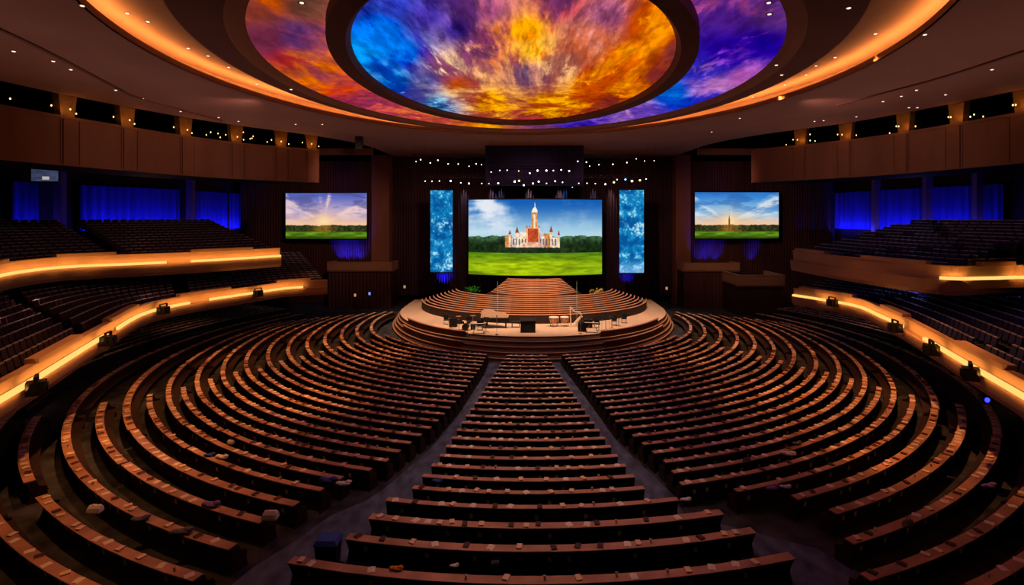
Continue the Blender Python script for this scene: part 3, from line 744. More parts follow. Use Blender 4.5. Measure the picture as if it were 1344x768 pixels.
def sunset_picture(blue, h=150, w=250):
    y = np.linspace(0, 1, h)[:, None] * np.ones((1, w)); x = np.linspace(0, 1, w)[None, :] * np.ones((h, 1))
    sx = 0.47 if not blue else 0.41
    top = np.array([84, 96, 186.]) if not blue else np.array([44, 122, 206.]); mid = np.array([190, 170, 206.]) if not blue else np.array([150, 196, 232.]); low = np.array([244, 196, 160.])
    k = sm(0, 0.45, y)[..., None]; im = top * (1 - k) + mid * k; k = sm(0.4, 0.72, y)[..., None]; im = im * (1 - k) + low * k
    r = np.hypot((x - sx) * 1.5, y - 0.62); th = np.arctan2(y - 0.66, (x - sx) * 1.5)
    n1 = fbm(h, w, 4, 8, 6, 21 + blue); ray = fbm(2, 400, 22, 2, 4, 5)[0]; rv = ray[np.clip(((th + PI) / (2 * PI) * 399).astype(int), 0, 399)]
    m = sm(0.5, 0.66, n1 * 0.4 + rv * 0.6) * sm(0.75, 0.4, y); im = mixc(im, (250, 212, 200) if not blue else (240, 236, 230), m * 0.75)
    dk = sm(0.55, 0.35, n1) * sm(0.7, 0.2, y); im = mixc(im, (74, 76, 140) if not blue else (40, 100, 180), dk * 0.6)
    im = mixc(im, (255, 236, 190), np.exp(-(r / 0.13) ** 2) * 0.95); im = mixc(im, (255, 190, 120), np.exp(-(r / 0.3) ** 2) * 0.35)
    tx = fbm(h, w, 40, 24, 3, 9); tl = 0.70 - 0.05 * fbm(h, w, 22, 2, 3, 31 + blue) + 0.03
    f = (y > tl) & (y < 0.855); fc = np.array([54, 62, 28.]) * (0.3 + 1.1 * tx[..., None]) + np.array([120, 60, 10.]) * np.exp(-((x - sx) / 0.12) ** 2)[..., None] * 0.7; im[f] = fc[f]
    g = y >= 0.85; gt = fbm(h, w, 10, 30, 3, 7); gc = np.array([96, 140, 26.]) * (0.5 + 0.8 * gt[..., None]) * (1 - 0.45 * sm(0.92, 1, y)[..., None]); im[g] = gc[g]
    if blue: poly(im, [(sx - 0.012, 0.83), (sx - 0.01, 0.6), (sx, 0.48), (sx + 0.01, 0.6), (sx + 0.012, 0.83)], (140, 70, 40))
    return np.clip(im, 0, 255)
def ice_picture(seed, flip, h=240, w=64):
    y = np.linspace(0, 1, h)[:, None] * np.ones((1, w)); x = np.linspace(0, 1, w)[None, :] * np.ones((h, 1))
    n = fbm(h, w, 4, 14, 5, seed); d = fbm(h, w, 14, 50, 3, seed + 1)
    im = np.ones((h, w, 1)) * np.array([14, 122, 184.]); im = mixc(im, (8, 84, 150), sm(0.5, 0.3, n)); im = mixc(im, (110, 200, 232), sm(0.5, 0.72, n * 0.6 + d * 0.4))
    hot = np.exp(-((y - 0.42) / 0.09) ** 2) * 0.2 + np.exp(-((y - 0.95) / 0.1) ** 2) * 0.16
    im = mixc(im, (214, 238, 248), sm(0.60, 0.86, d * 0.4 + n * 0.6 + hot) * 0.85); im = mixc(im, (240, 252, 255), sm(0.78, 0.9, d) * 0.7)
    if flip: im = mixc(im, (140, 190, 240), sm(0.8, 1.0, y) * 0.7)
    return np.clip(im, 0, 255)
def picture_grid(P0, P1, z0, z1, img, bow=0.0, zb=0.0):
    """a screen face from P0 to P1 (x,y), bowed toward the seats, one colour per mesh point"""
    h, w, _ = img.shape; vs = np.zeros((h, w, 3))
    t = np.linspace(0, 1, w); dx, dy = P1[0] - P0[0], P1[1] - P0[1]; L = math.hypot(dx, dy); n = (dy / L, -dx / L)
    b = bow * 4 * t * (1 - t)
    vs[:, :, 0] = (P0[0] + dx * t + n[0] * b)[None, :]; vs[:, :, 1] = (P0[1] + dy * t + n[1] * b)[None, :]
    vs[:, :, 2] = np.linspace(z1, z0, h)[:, None]
    idx = np.arange(h * w).reshape(h, w); f = np.stack([idx[:-1, :-1], idx[1:, :-1], idx[1:, 1:], idx[:-1, 1:]], -1).reshape(-1, 4)
    return vs.reshape(-1, 3), f, img.reshape(-1, 3)
def screen(name, label, P0, P1, z0, z1, img, strength, bow=0.0, cat='screen'):
    e = empty(name, ((P0[0] + P1[0]) / 2, (P0[1] + P1[1]) / 2, z0), label, cat)
    vs, f, col = picture_grid(P0, P1, z0, z1, img, bow)
    o_ = np.array(e.location)
    me = bpy.data.meshes.new('picture'); me.from_pydata((vs - o_).tolist(), [], f.tolist())
    at = me.color_attributes.new('paint', 'FLOAT_COLOR', 'POINT'); c = col / 255.0
    c = np.where(c <= 0.04045, c / 12.92, ((c + 0.055) / 1.055) ** 2.4)
    at.data.foreach_set('color', np.hstack([c, np.ones((len(c), 1))]).ravel()); me.materials.append(vmat(name + '_picture', strength))
    o = bpy.data.objects.new('picture', me); C.objects.link(o); o.parent = e
    # thin dark frame and back box following the bow
    n = 24; pts = []
    dx, dy = P1[0] - P0[0], P1[1] - P0[1]; L = math.hypot(dx, dy); nn = (dy / L, -dx / L)
    for i in range(n + 1):
        t = i / n; b = bow * 4 * t * (1 - t); pts.append((P0[0] + dx * t + nn[0] * b, P0[1] + dy * t + nn[1] * b))
    mb = MB(); mb.sweep(pts, [(-0.3, z0 - 0.12), (-0.06, z0 - 0.12), (-0.06, z1 + 0.12), (-0.3, z1 + 0.12)]); mb.build('cabinet_back', M['bezel'], e, e.location)
    mb = MB(); mb.sweep(pts, [(-0.06, z1), (0.05, z1), (0.05, z1 + 0.14), (-0.06, z1 + 0.14)]); mb.sweep(pts, [(-0.06, z0 - 0.14), (0.05, z0 - 0.14), (0.05, z0), (-0.06, z0)])
    for p, q in ((pts[0], pts[1]), (pts[-2], pts[-1])):
        d = Vector((q[0] - p[0], q[1] - p[1])).normalized(); c_ = p if p is pts[0] else q; s = -1 if p is pts[0] else 1
        a = (c_[0] + d.x * s * 0.12, c_[1] + d.y * s * 0.12); pp = [a, c_] if s < 0 else [c_, a]
        mb.sweep(pp, [(-0.06, z0), (0.05, z0), (0.05, z1), (-0.06, z1)])
    mb.build('frame', M['bezel'], e, e.location); return e
Dm = 64.0
screen('video_screen', 'huge curved main screen showing a red palace with a white spire on green grass', (X_at(615, Dm), Dm), (X_at(790, Dm), Dm), 4.36, 13.27, main_picture(), 1.0, 1.6)
screen('video_screen', 'side screen left of the stage showing a purple sunset over a field', (X_at(375, 67.6), 67.6), (X_at(481.5, 67.2), 67.2), Z_at(313.5, 67.4), Z_at(253.5, 67.4), sunset_picture(False), 1.0)
screen('video_screen', 'side screen right of the stage showing blue sky, sunrise rays and a thin tower', (X_at(912, 67.2), 67.2), (X_at(1022, 67.6), 67.6), Z_at(313, 67.4), Z_at(252.5, 67.4), sunset_picture(True), 1.0)
screen('video_screen', 'tall narrow ice blue panel screen left of the main screen', (X_at(565, 63.4), 63.4), (X_at(594, 63.4), 63.4), Z_at(357, 63.4), Z_at(250, 63.4), ice_picture(40, False), 1.0)
screen('video_screen', 'tall narrow pale blue panel screen right of the main screen', (X_at(813, 63.4), 63.4), (X_at(845, 63.4), 63.4), Z_at(358, 63.4), Z_at(249.5, 63.4), ice_picture(60, True), 1.0)
# hung monitor at the back of the left gallery
mx, my = X_at(41, 44.5), 44.5; 
im = np.ones((20, 40, 3)) * np.array([70, 78, 110.]) * (0.6 + 0.6 * fbm(20, 40, 4, 4, 3, 2)[..., None]); im[12:17, 16:26] = (200, 190, 190)
screen('monitor', 'small dim monitor under the left gallery wall at the frame edge', (mx, my), (X_at(77, 44.9), 44.9), Z_at(238, 44.7), Z_at(222, 44.7), im, 0.8, cat='monitor')
mb = MB()
for u in (48, 70): mb.tube((X_at(u, 44.9), 45.1, Z_at(222, 44.7)), (X_at(u, 44.9), 45.1, 14.65), 0.03, n=6)
mo = [o for o in bpy.data.objects if o.name.startswith('monitor')][0]
mb.build('hanger', M['black'], mo, mo.location)

# ---- stage deck and steps
DK = (0.2, 60.5, 14.6, 15.0)
def deck_mesh(e, z0, z1, yb):
    pts = arc(e[0], e[1], e[2], e[3], -90, 90, 72); mb = MB(); n = len(pts)
    pts = [(pts[0][0], yb)] + pts + [(pts[-1][0], yb)]; n = len(pts)
    vs = [(x, y, z0) for x, y in pts] + [(x, y, z1) for x, y in pts]
    mb.add(vs, [tuple(range(n, 2 * n))] + [(i, (i + 1) % n, n + (i + 1) % n, n + i) for i in range(n)]); return mb
o = deck_mesh(DK, 0, 1.0, 66.0).build('floor_stage', M['deck']); struct(o)
struct(MB().sweep(arc(*DK, -88, 88, 72), [(0.01, 0.86), (0.03, 0.86), (0.03, 1.0), (0.01, 1.0)]).build('trim_8', M['stepdark']))
for i in range(1, 5):
    e = (DK[0], DK[1], DK[2] + 0.12 * i, DK[3] + 1.1 * i)
    struct(deck_mesh(e, 0, 1.0 - 0.2 * i, 61.0).build('floor_stage_step', M['stepdark']))
    struct(MB().sweep(arc(*e, -85, 85, 72), [(-0.12, 1.0 - 0.2 * i), (0.02, 1.0 - 0.2 * i), (0.02, 1.03 - 0.2 * i), (-0.12, 1.03 - 0.2 * i)]).build('trim_step', M['nosing']))

# ---- choir benches in half ovals
NCH = 20
def choir_e(t, d=0.0):
    a = 12.8 - 4.0 * t / 0.5 if t < 0.5 else 6.0 - 2.2 * (t - 0.5) / 0.5
    return (0.35, 62.0, a + d, 11.0 - 9.0 * t + d)
for j in range(NCH):
    t = j / (NCH - 1); e = choir_e(t); z = 1.0 + 2.35 * t
    lim = 84 if t < 0.5 else 52
    pts = arc(*e, -lim, lim, 64)
    c0 = pts[32]; eo = empty('choir_bench', (c0[0], c0[1], z), f"curved brown choir bench on the stage riser, {nth(j + 1)} row counted up from the front", 'choir bench', 'curved choir benches behind the lectern')
    T = lambda mb, nm, m: mb.build(nm, m, eo, (c0[0], c0[1], z))
    step = 9.0 / (NCH - 1)
    T(MB().sweep(pts, [(0.0, z - (0.0 if j == 0 else 0.11)), (0.06, z - (0.0 if j == 0 else 0.11)), (0.06, z + 0.82), (0.0, z + 0.82)]), 'front_panel', M['choirwood'] if j else M['pewback'])
    T(MB().sweep(pts, [(-0.06, z + 0.82), (0.09, z + 0.82), (0.09, z + 0.88), (-0.06, z + 0.88)]), 'cap_rail', M['choircap'])
    T(MB().sweep(pts, [(-0.24, z + 0.3), (-0.01, z + 0.3), (-0.01, z + 0.36), (-0.24, z + 0.36)]), 'seat', M['choirwood'])
# riser under the benches
rs = MB()
for j in range(NCH - 1):
    t = j / (NCH - 1); e = choir_e(t, -0.12); q = deck_mesh(e, 1.0, 1.0 + 2.35 * (t + 1 / (NCH - 1)) - 0.12, 62.0); rs.add(q.v, q.f)
# keep the riser below the bench seats
struct(rs.build('floor_choir_riser', M['stepdark'], fix=False))

# ================================================================== PEWS
Ds = [15.27, 16.72, 17.95, 19.05, 20.05, 21.0] + [21.0 + 0.935 * i for i in range(1, 21)]
YC = [(13, 44.0), (15.3, 44.2), (20, 45.5), (26, 48.5), (39.7, 54.6)]
CL = [(15.27, -7.2), (16.7, -5.9), (18, -5.5), (19, -5.3), (20, -4.5), (23, -3.9), (39.7, -1.85)]
CR = [(15.27, 7.9), (16.7, 7.3), (18, 6.6), (19, 5.4), (20, 4.3), (23, 3.7), (39.7, 1.2)]
SL = [(13, -9.6), (16.6, -9.1), (18.5, -8.1), (20, -7.5), (21.3, -6.25), (26, -4.8), (30, -4.1), (37, -3.4), (40, -3.3)]
SR = [(13, 9.2), (16.6, 10.6), (18.0, 9.6), (18.7, 8.4), (19.1, 7.6), (19.6, 5.8), (21.8, 5.65), (23.7, 5.1), (26.4, 4.3), (32, 3.5), (40.7, 2.2)]
LEDGE_OUT, LEDGE_Z = 0.30, 0.90
pews = []
def pew(cy, r, d0, d1, label, short, group, ends=True):
    L = math.radians(d1 - d0) * r
    nseg = max(3, int(L / 0.9)); pts = arc(0, cy, r, r, d0, d1, nseg)
    mid = arc(0, cy, r, r, (d0 + d1) / 2, (d0 + d1) / 2 + 0.1, 1)[0]
    e = empty('pew', (mid[0], mid[1], 0), label, 'pew', group)
    org = (mid[0], mid[1], 0); LO = 0.30 if cy - r < 18.6 else 0.21
    MB().sweep(pts, [(0, 0.06), (0.05, 0.06), (0.05, 0.86), (0, 0.86)]).build('back_panel', M['pewback'], e, org)
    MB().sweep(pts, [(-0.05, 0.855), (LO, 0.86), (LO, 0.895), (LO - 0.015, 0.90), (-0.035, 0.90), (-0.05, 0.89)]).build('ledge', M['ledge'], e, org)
    MB().sweep(pts, [(-0.42, 0.38), (-0.01, 0.36), (-0.01, 0.43), (-0.40, 0.46), (-0.43, 0.43)]).build('seat', M['pewseat'], e, org)
    for i, j in ((0, 1), (len(pts) - 1, len(pts) - 2)):
        p, q = Vector(pts[i]), Vector(pts[j]); d = (q - p).normalized() * 0.06
        pp = [tuple(p), tuple(p + d)] if i == 0 else [tuple(p + d), tuple(p)]
        MB().sweep(pp, [(-0.42, 0.0), (0.2, 0.0), (0.06, 0.4), (LO - 0.04, 0.858), (-0.06, 0.858), (-0.16, 0.62), (-0.38, 0.56)]).build('end_panel', M['pewback'], e, org)
    pews.append((cy, r, d0, d1, short, L)); return e
NR = len(Ds)
for k, D in enumerate(Ds):
    cy = lerp_table(YC, D); r = cy - D; row = NR - k
    a, b = lerp_table(CL, D), lerp_table(CR, D)
    pew(cy, r, math.degrees(math.asin(a / r)), math.degrees(math.asin(b / r)), f"straight-looking dark wood pew in the centre block, {nth(row)} row from the stage", f"centre block row {row}", 'pews of the centre block')
def side_row(k, D, cy, r, sgn, row):
    tab = SL if sgn < 0 else SR
    d0 = math.degrees(math.asin(abs(lerp_table(tab, D)) / r)); full = (k % 2 == 0)
    side = 'left' if sgn < 0 else 'right'
    # how far round the arc runs
    dmax = d0
    while dmax < ((106 if k >= 4 else 116) if full else 57):
        t = math.radians(dmax + 1); x, y = r * math.sin(t), cy - r * math.cos(t)
        if outside(x * 1.05 * sgn, y) or y > 64.2: break
        if inside((DK[0], DK[1], DK[2] + 0.5, 30), x * sgn, y) and y > 53: break
        if sgn > 0 and y > 59.6 and x > 22.6: break
        dmax += 1
    if k in (-2,): dmax = min(dmax, 60)
    span = dmax - d0; Lm = math.radians(span) * r
    np_ = 1 if Lm < 12 else (2 if Lm < 25 else 3)
    rg = random.Random(k * 7 + (3 if sgn > 0 else 0))
    cuts = [d0] + sorted(d0 + span * (i / np_ + rg.uniform(-0.07, 0.07)) for i in range(1, np_)) + [dmax]
    names = {1: ['whole row'], 2: ['aisle section', 'outer section'], 3: ['aisle section', 'middle section', 'outer section']}[np_]
    for i in range(np_):
        a, b = cuts[i] + (0.16 if i else 0), cuts[i + 1] - (0.16 if i < np_ - 1 else 0)
        if k == -1 and i == 1 and sgn < 0: a += 3
        if sgn < 0: a, b = -b, -a
        rr = r + (0.05 if i % 2 else 0)
        pew(cy, rr, a, b, f"curved dark wood pew of the {side} block, {nth(row)} row from the stage, {names[i]}", f"{side} block row {row} {names[i]}", f'curved pews of the {side} block')
for k in range(-2, NR):
    D = Ds[k] if k >= 0 else (13.85 if k == -1 else 12.5)
    cy = lerp_table(YC, D); r = cy - D; row = NR - k
    for sgn in (-1, 1): side_row(k, D, cy, r, sgn, row)

# rows that run only under the side balconies
for q in range(9):
    r = 31.9 + 1.05 * q; cy = 44.0
    for sgn in (-1, 1):
        side = 'left' if sgn < 0 else 'right'; d0, d1 = 63 - 0.9 * q, 63
        while d1 < 120:
            t = math.radians(d1 + 1); x, y = r * math.sin(t), cy - r * math.cos(t)
            if outside(x * 1.05 * sgn, y) or y > 63.5: break
            d1 += 1
        md = (d0 + d1) / 2
        for a, b, nm in ((d0, md - 0.12, 'near half'), (md + 0.12, d1, 'far half')):
            if sgn < 0: a, b = -b, -a
            pew(cy, r, a, b, f"dim curved pew under the {side} balcony, {nth(q + 1)} row outward, {nm}", f"under {side} balcony row {q + 1} {nm}", f'dim pews under the {side} balcony')

# dark front benches on the stage steps, either side
for i in (1, 3):
    e = (DK[0], DK[1], DK[2] + 0.12 * i - 0.35, DK[3] + 1.1 * i - 0.45); z = 1.0 - 0.2 * i
    for sgn in (-1, 1):
        d0, d1 = 24, 58
        pts = arc(*e, -d1, -d0, 20) if sgn < 0 else arc(*e, d0, d1, 20)
        c0 = pts[10]; side = 'left' if sgn < 0 else 'right'
        eo = empty('front_bench', (c0[0], c0[1], z), f"low dark curved bench on the {side} stage steps, {('upper' if i == 1 else 'lower')} of two", 'bench', 'dark benches on the stage steps')
        MB().sweep(pts, [(0.0, z), (0.05, z), (0.05, z + 0.5), (0, z + 0.5)]).build('back_panel', M['choirwood'], eo, (c0[0], c0[1], z))
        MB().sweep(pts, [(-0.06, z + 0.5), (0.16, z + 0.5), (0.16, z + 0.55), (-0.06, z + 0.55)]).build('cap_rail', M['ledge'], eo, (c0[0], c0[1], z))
        MB().sweep(pts, [(-0.3, z + 0.28), (0, z + 0.28), (0, z + 0.34), (-0.3, z + 0.34)]).build('seat', M['pewseat'], eo, (c0[0], c0[1], z))

# aisles: paler carpet runners
for nm, P0, P1 in (('left', CL, SL), ('right', CR, SR)):
    vs = []; n = 26
    for i in range(n + 1):
        D = 15.0 + 26.0 * i / n; a, b = lerp_table(P0, D), lerp_table(P1, D)
        vs += [(a, D, 0.012), (b, D, 0.012)]
    mb = MB(); mb.add(vs, [(2 * i, 2 * i + 1, 2 * i + 3, 2 * i + 2) for i in range(n)])
    o = mb.build('floor_aisle_' + nm, M['aisle']); struct(o)

# ---- hymn books and papers on the pew ledges
def book_mesh(name, cov):
    mb = MB(); mb.box(-0.085, 0.085, -0.12, 0.12, 0, 0.008, 0); mb.box(-0.08, 0.082, -0.112, 0.112, 0.008, 0.034, 1); mb.box(-0.085, 0.085, -0.12, 0.12, 0.034, 0.042, 0); mb.box(-0.09, -0.08, -0.12, 0.12, 0, 0.042, 0)
    return mb, mb.mesh(name, [cov, M['paper']])
def paper_mesh():
    mb = MB(); mb.add([(-0.11, -0.13, 0.002), (0, -0.13, 0.02), (0.11, -0.13, 0.004), (-0.11, 0.13, 0.002), (0, 0.13, 0.02), (0.11, 0.13, 0.004)], [(0, 1, 4, 3), (1, 2, 5, 4)]); return mb, mb.mesh('leaflet', M['paper'])
def cup_mesh():
    mb = MB(); mb.lathe([(0.03, 0), (0.042, 0.1), (0.046, 0.11), (0.04, 0.11), (0.03, 0.06)], n=10); return mb, mb.mesh('paper_cup', M['paper'])
KIND = {'red': book_mesh('hymn_book', M['red']), 'cream': book_mesh('hymn_book', M['cream']), 'leaflet': paper_mesh(), 'cup': cup_mesh()}
items = []
for (cy, r, d0, d1, short, L) in pews:
    s = 0.35; k = 0; rg = random.Random(hash(short) % 1000 if False else sum(map(ord, short)))
    Dmid = cy - r * math.cos(math.radians((d0 + d1) / 2))
    dens = 0.6 if Dmid < 24 else 0.34
    while s < L - 0.3:
        t = math.radians(d0 + (d1 - d0) * s / L); o = rg.uniform(0.06, 0.16) if cy - r < 18.6 else rg.uniform(0.03, 0.11)
        x, y = (r + o) * math.sin(t), cy - (r + o) * math.cos(t)
        kind = rg.choices(['red', 'cream', 'leaflet', 'cup'], [3, 5, 4, 0.7])[0]
        if inframe(x, y, 0.92):
            k += 1; items.append([y, x, y, LEDGE_Z + 0.001, t + rg.uniform(-0.5, 0.5), kind, short, k])
        s += 0.33 + rg.uniform(0.0, 1.25) * dens * (1.15 if Dmid < 20 else 1)
COATS = [G(u, v, 0.93) for u, v in ((355,681),(431,632),(451,636),(277,664),(291,601),(275,598),(303,582),(125,672),(238,700),(184,683),(1034,597),(1046,583),(1014,642),(1031,640),(1298,640),(980,606),(1192,690),(900,657),(574,632),(520,747),(596,743),(650,742),(437,742))]
items = [q for q in items if min(math.hypot(q[1] - a, q[2] - b) for a, b in COATS) > 0.62]
items.sort(key=lambda q: q[0])
used = {'red': 0, 'cream': 0, 'leaflet': 0, 'cup': 0}
rest = MB(); rest_p = MB()
names = {'red': ('hymn_book', 'dark red hymn book', 'book'), 'cream': ('hymn_book', 'tan hymn book', 'book'), 'leaflet': ('leaflet', 'folded white leaflet', 'leaflet'), 'cup': ('paper_cup', 'white paper cup', 'cup')}
CAP = {'red': 150, 'cream': 150, 'leaflet': 200, 'cup': 400}
for (_, x, y, z, a, kind, short, k) in items:
    if used[kind] < CAP[kind]:
        used[kind] += 1; nm, lb, cat = names[kind]
        o = bpy.data.objects.new(nm, KIND[kind][1]); C.objects.link(o); o.location = (x, y, z); o.rotation_euler = (0, 0, a)
        tag(o, f"{lb}, {nth(k)} item along {short}", cat, {'red': 'hymn books on the pew ledges', 'cream': 'hymn books on the pew ledges', 'leaflet': 'leaflets on the pew ledges', 'cup': 'paper cups on the pew ledges'}[kind])
    else:
        src = KIND[kind][0]; tgt = rest_p if kind == 'leaflet' else rest
        ca, sa = math.cos(a), math.sin(a); b = len(tgt.v); ci = {'red': 0, 'cream': 1}.get(kind, 2)
        tgt.v.extend((x + px * ca - py * sa, y + px * sa + py * ca, z + pz) for px, py, pz in src.v)
        tgt.f.extend(tuple(b + i for i in f) for f in src.f)
        tgt.mi.extend((0 if kind == 'leaflet' else (2 if (m == 1 or ci == 2) else ci)) for m in src.mi)
tag(rest.build('hymn_books', [M['red'], M['cream'], M['paper']], fix=False), 'countless red and tan hymn books lining the far pew ledges', 'books', kind='stuff')
tag(rest_p.build('leaflets', [M['paper']], fix=False), 'countless white leaflets strewn along the far pew ledges', 'leaflets', kind='stuff')

# ---- white cards standing in the racks on the pew backs
mb = MB(); mb.add([(-0.06, -0.012, 0), (0.06, -0.012, 0), (0.06, -0.03, 0.17), (-0.06, -0.03, 0.17), (-0.06, 0.0, 0), (0.06, 0.0, 0), (0.06, -0.018, 0.17), (-0.06, -0.018, 0.17)], [(0, 1, 2, 3), (7, 6, 5, 4), (0, 4, 5, 1), (2, 6, 7, 3), (0, 3, 7, 4), (1, 5, 6, 2)])
card_me = mb.mesh('card', M['paper']); cards = []
for (cy, r, d0, d1, short, L) in pews:
    if cy - r > 31 or 'under' in short: continue
    rg = random.Random(sum(map(ord, short)) + 5); q = 0.6; k = 0
    while q < L - 0.5:
        t = math.radians(d0 + (d1 - d0) * q / L); x, y = (r + 0.055) * math.sin(t), cy - (r + 0.055) * math.cos(t)
        if inframe(x, y, 0.6): k += 1; cards.append((y, x, t, short, k))
        q += rg.uniform(0.5, 2.6)
cards.sort()
for (y, x, t, short, k) in cards[:290]:
    o = bpy.data.objects.new('card', card_me); C.objects.link(o); o.location = (x, y, 0.42); o.rotation_euler = (0, 0, t)
    tag(o, f"small white card on the pew back, {nth(k)} along {short}", 'card', 'white cards on the pew backs')

# ---- bags and coats left on the pews (the nearer pews)
def ledge_spot(u, v): return G(u, v, 0.93)
def bag(u, v, m, label, s=1.0):
    x, y = ledge_spot(u, v); e = empty('bag', (x, y, 0.91), label, 'bag', 'bags left on pew ledges', random.uniform(-0.4, 0.4))
    mb = MB(); mb.add([(sx * w * s, sy * d * s, z * s) for z, w, d in ((0, .22, .12), (.06, .25, .14), (.2, .23, .12), (.3, .19, .05)) for sx, sy in ((-1, -1), (1, -1), (1, 1), (-1, 1))], [(3, 2, 1, 0), (12, 13, 14, 15)] + [(4 * j + i, 4 * j + (i + 1) % 4, 4 * j + 4 + (i + 1) % 4, 4 * j + 4 + i) for j in range(3) for i in range(4)]); mb.build('body', m, e)
    mb = MB(); P = [(0.12 * s * math.cos(t), 0, 0.3 * s + 0.14 * s * math.sin(t)) for t in np.linspace(0, PI, 8)]
    for p, q in zip(P, P[1:]): mb.tube(p, q, 0.012, n=5)
    mb.build('handle', M['black'], e)
def coat(u, v, m, label, s=1.0):
    x, y = ledge_spot(u, v); mb = MB(); rg = random.Random(int(u * 3 + v))
    mb.blob((0, 0, 0.08 * s), (0.36 * s, 0.17 * s, 0.085 * s), 14, 6, 0.2, seed=int(v)); mb.blob((0.22 * s, 0.02, 0.13 * s), (0.17 * s, 0.13 * s, 0.09 * s), 10, 5, 0.2, seed=int(u))
    mb.blob((-0.2 * s, -0.02, 0.12 * s), (0.15 * s, 0.12 * s, 0.07 * s), 10, 5, 0.2, seed=int(u + v))
    o = mb.build('coat', m, None, (0, 0, 0), smooth=True); o.location = (x, y, 0.91); o.rotation_euler = (0, 0, rg.uniform(-0.3, 0.3))
    tag(o, label, 'coat', 'folded coats left on pews')
bag(355, 681, M['white'], 'large white bag on the aisle end of a near left block pew')
coat(431, 632, M['blue'], 'crumpled blue coat on a left block pew end beside the aisle', 1.0)
coat(451, 636, M['white'], 'white scarf bundle on a left block pew end beside the aisle', 0.8)
coat(277, 664, M['purple'], 'pale lilac coat folded on the long left block pew', 0.9)
coat(291, 601, M['white'], 'white and blue folded coat on a left block pew mid row', 0.8)
coat(275, 598, M['blue'], 'small blue scarf on a left block pew mid row', 0.6)
bag(303, 582, M['white'], 'small white bag on a left block pew further back', 0.6)
bag(125, 672, M['white'], 'white bag on the far left curved pew, near its end', 0.9)
coat(238, 700, M['grey'], 'grey coat folded on the left block pew nearest the floor', 0.9)
coat(184, 683, M['grey'], 'grey folded coat on a curved left block pew by its end', 0.8)
coat(1034, 597, M['white'], 'white coat bundle on a right block pew', 0.9)
coat(1046, 583, M['grey'], 'grey scarf beside the white coat on a right block pew', 0.7)
coat(1014, 642, M['purple'], 'violet coat folded on a right block pew', 0.8)
coat(1031, 640, M['white'], 'white scarf beside the violet coat on a right block pew', 0.6)
coat(1298, 640, M['purple'], 'purple coat over the far right curved pew', 0.9)
bag(980, 606, M['grey'], 'grey bag on a right block pew in the middle', 0.6)
bag(1192, 690, M['grey'], 'grey bag on the right block pew near the big curved ledge', 0.7)
coat(900, 657, M['white'], 'white scarf at the right aisle end of a pew', 0.6)
coat(574, 632, M['blue'], 'small bright blue cloth on a centre block pew', 0.6)
coat(520, 747, M['orange'], 'orange knit cap bundle on the nearest centre pew', 0.55)
coat(596, 743, M['white'], 'white gloves on the nearest centre pew', 0.4)
bag(650, 742, M['grey'], 'grey handbag on the nearest centre pew', 0.5)
# bin with a blue lid at the aisle end of the centre block
x, y = G(431, 747, 0.05)
e = empty('bin', (x, y, 0), 'black bin with a blue lid at the aisle end of a near centre pew', 'bin')
mb = MB(); mb.add([(-0.28, -0.22, 0), (0.28, -0.22, 0), (0.28, 0.22, 0), (-0.28, 0.22, 0), (-0.34, -0.28, 0.95), (0.34, -0.28, 0.95), (0.34, 0.28, 0.95), (-0.34, 0.28, 0.95)], [(3, 2, 1, 0), (0, 1, 5, 4), (1, 2, 6, 5), (2, 3, 7, 6), (3, 0, 4, 7), (4, 5, 6, 7)]); mb.build('body', M['black'], e)
mb = MB(); mb.add([(-0.37, -0.31, 0.95), (0.37, -0.31, 0.95), (0.37, 0.31, 0.95), (-0.37, 0.31, 0.95), (-0.3, -0.24, 1.08), (0.3, -0.24, 1.08), (0.3, 0.24, 1.08), (-0.3, 0.24, 1.08)], [(3, 2, 1, 0), (0, 1, 5, 4), (1, 2, 6, 5), (2, 3, 7, 6), (3, 0, 4, 7), (4, 5, 6, 7)]); mb.build('lid', M['blue'], e)
mb = MB(); [mb.tube((s * 0.3, 0.24, 0.06), (s * 0.3, 0.3, 0.06), 0.06, n=8) for s in (-1, 1)]; mb.build('wheels', M['black'], e)

# ================================================================== STAGE FURNITURE
ZD = 1.0
def at_deck(u, v, z=ZD): x, y = G(u, v, z); return (x, y, z)
# lectern: black slab desk with a lighter top edge
x, y, z = at_deck(693, 436)
e = empty('lectern', (x, y, z), 'black box lectern standing at the centre front of the stage', 'lectern')
MB().add([(-0.66, -0.3, 0), (0.66, -0.3, 0), (0.66, 0.3, 0), (-0.66, 0.3, 0), (-0.66, -0.3, 1.0), (0.66, -0.3, 1.0), (0.66, 0.3, 1.16), (-0.66, 0.3, 1.16)], [(3, 2, 1, 0), (0, 1, 5, 4), (1, 2, 6, 5), (2, 3, 7, 6), (3, 0, 4, 7), (4, 5, 6, 7)]).build('body', M['black'], e)
MB().add([(-0.7, -0.34, 1.0), (0.7, -0.34, 1.0), (0.7, 0.34, 1.17), (-0.7, 0.34, 1.17), (-0.7, -0.34, 1.05), (0.7, -0.34, 1.05), (0.7, 0.34, 1.22), (-0.7, 0.34, 1.22)], [(3, 2, 1, 0), (0, 1, 5, 4), (1, 2, 6, 5), (2, 3, 7, 6), (3, 0, 4, 7), (4, 5, 6, 7)]).build('desk_top', M['pewback'], e)
mb = MB(); [mb.box(-0.6, 0.6, -0.33, -0.3, a, b) for a, b in ((0.06, 0.1), (0.9, 0.94))]; mb.box(-0.6, -0.56, -0.33, -0.3, 0.1, 0.9); mb.box(0.56, 0.6, -0.33, -0.3, 0.1, 0.9); mb.build('front_moulding', M['bezel'], e)
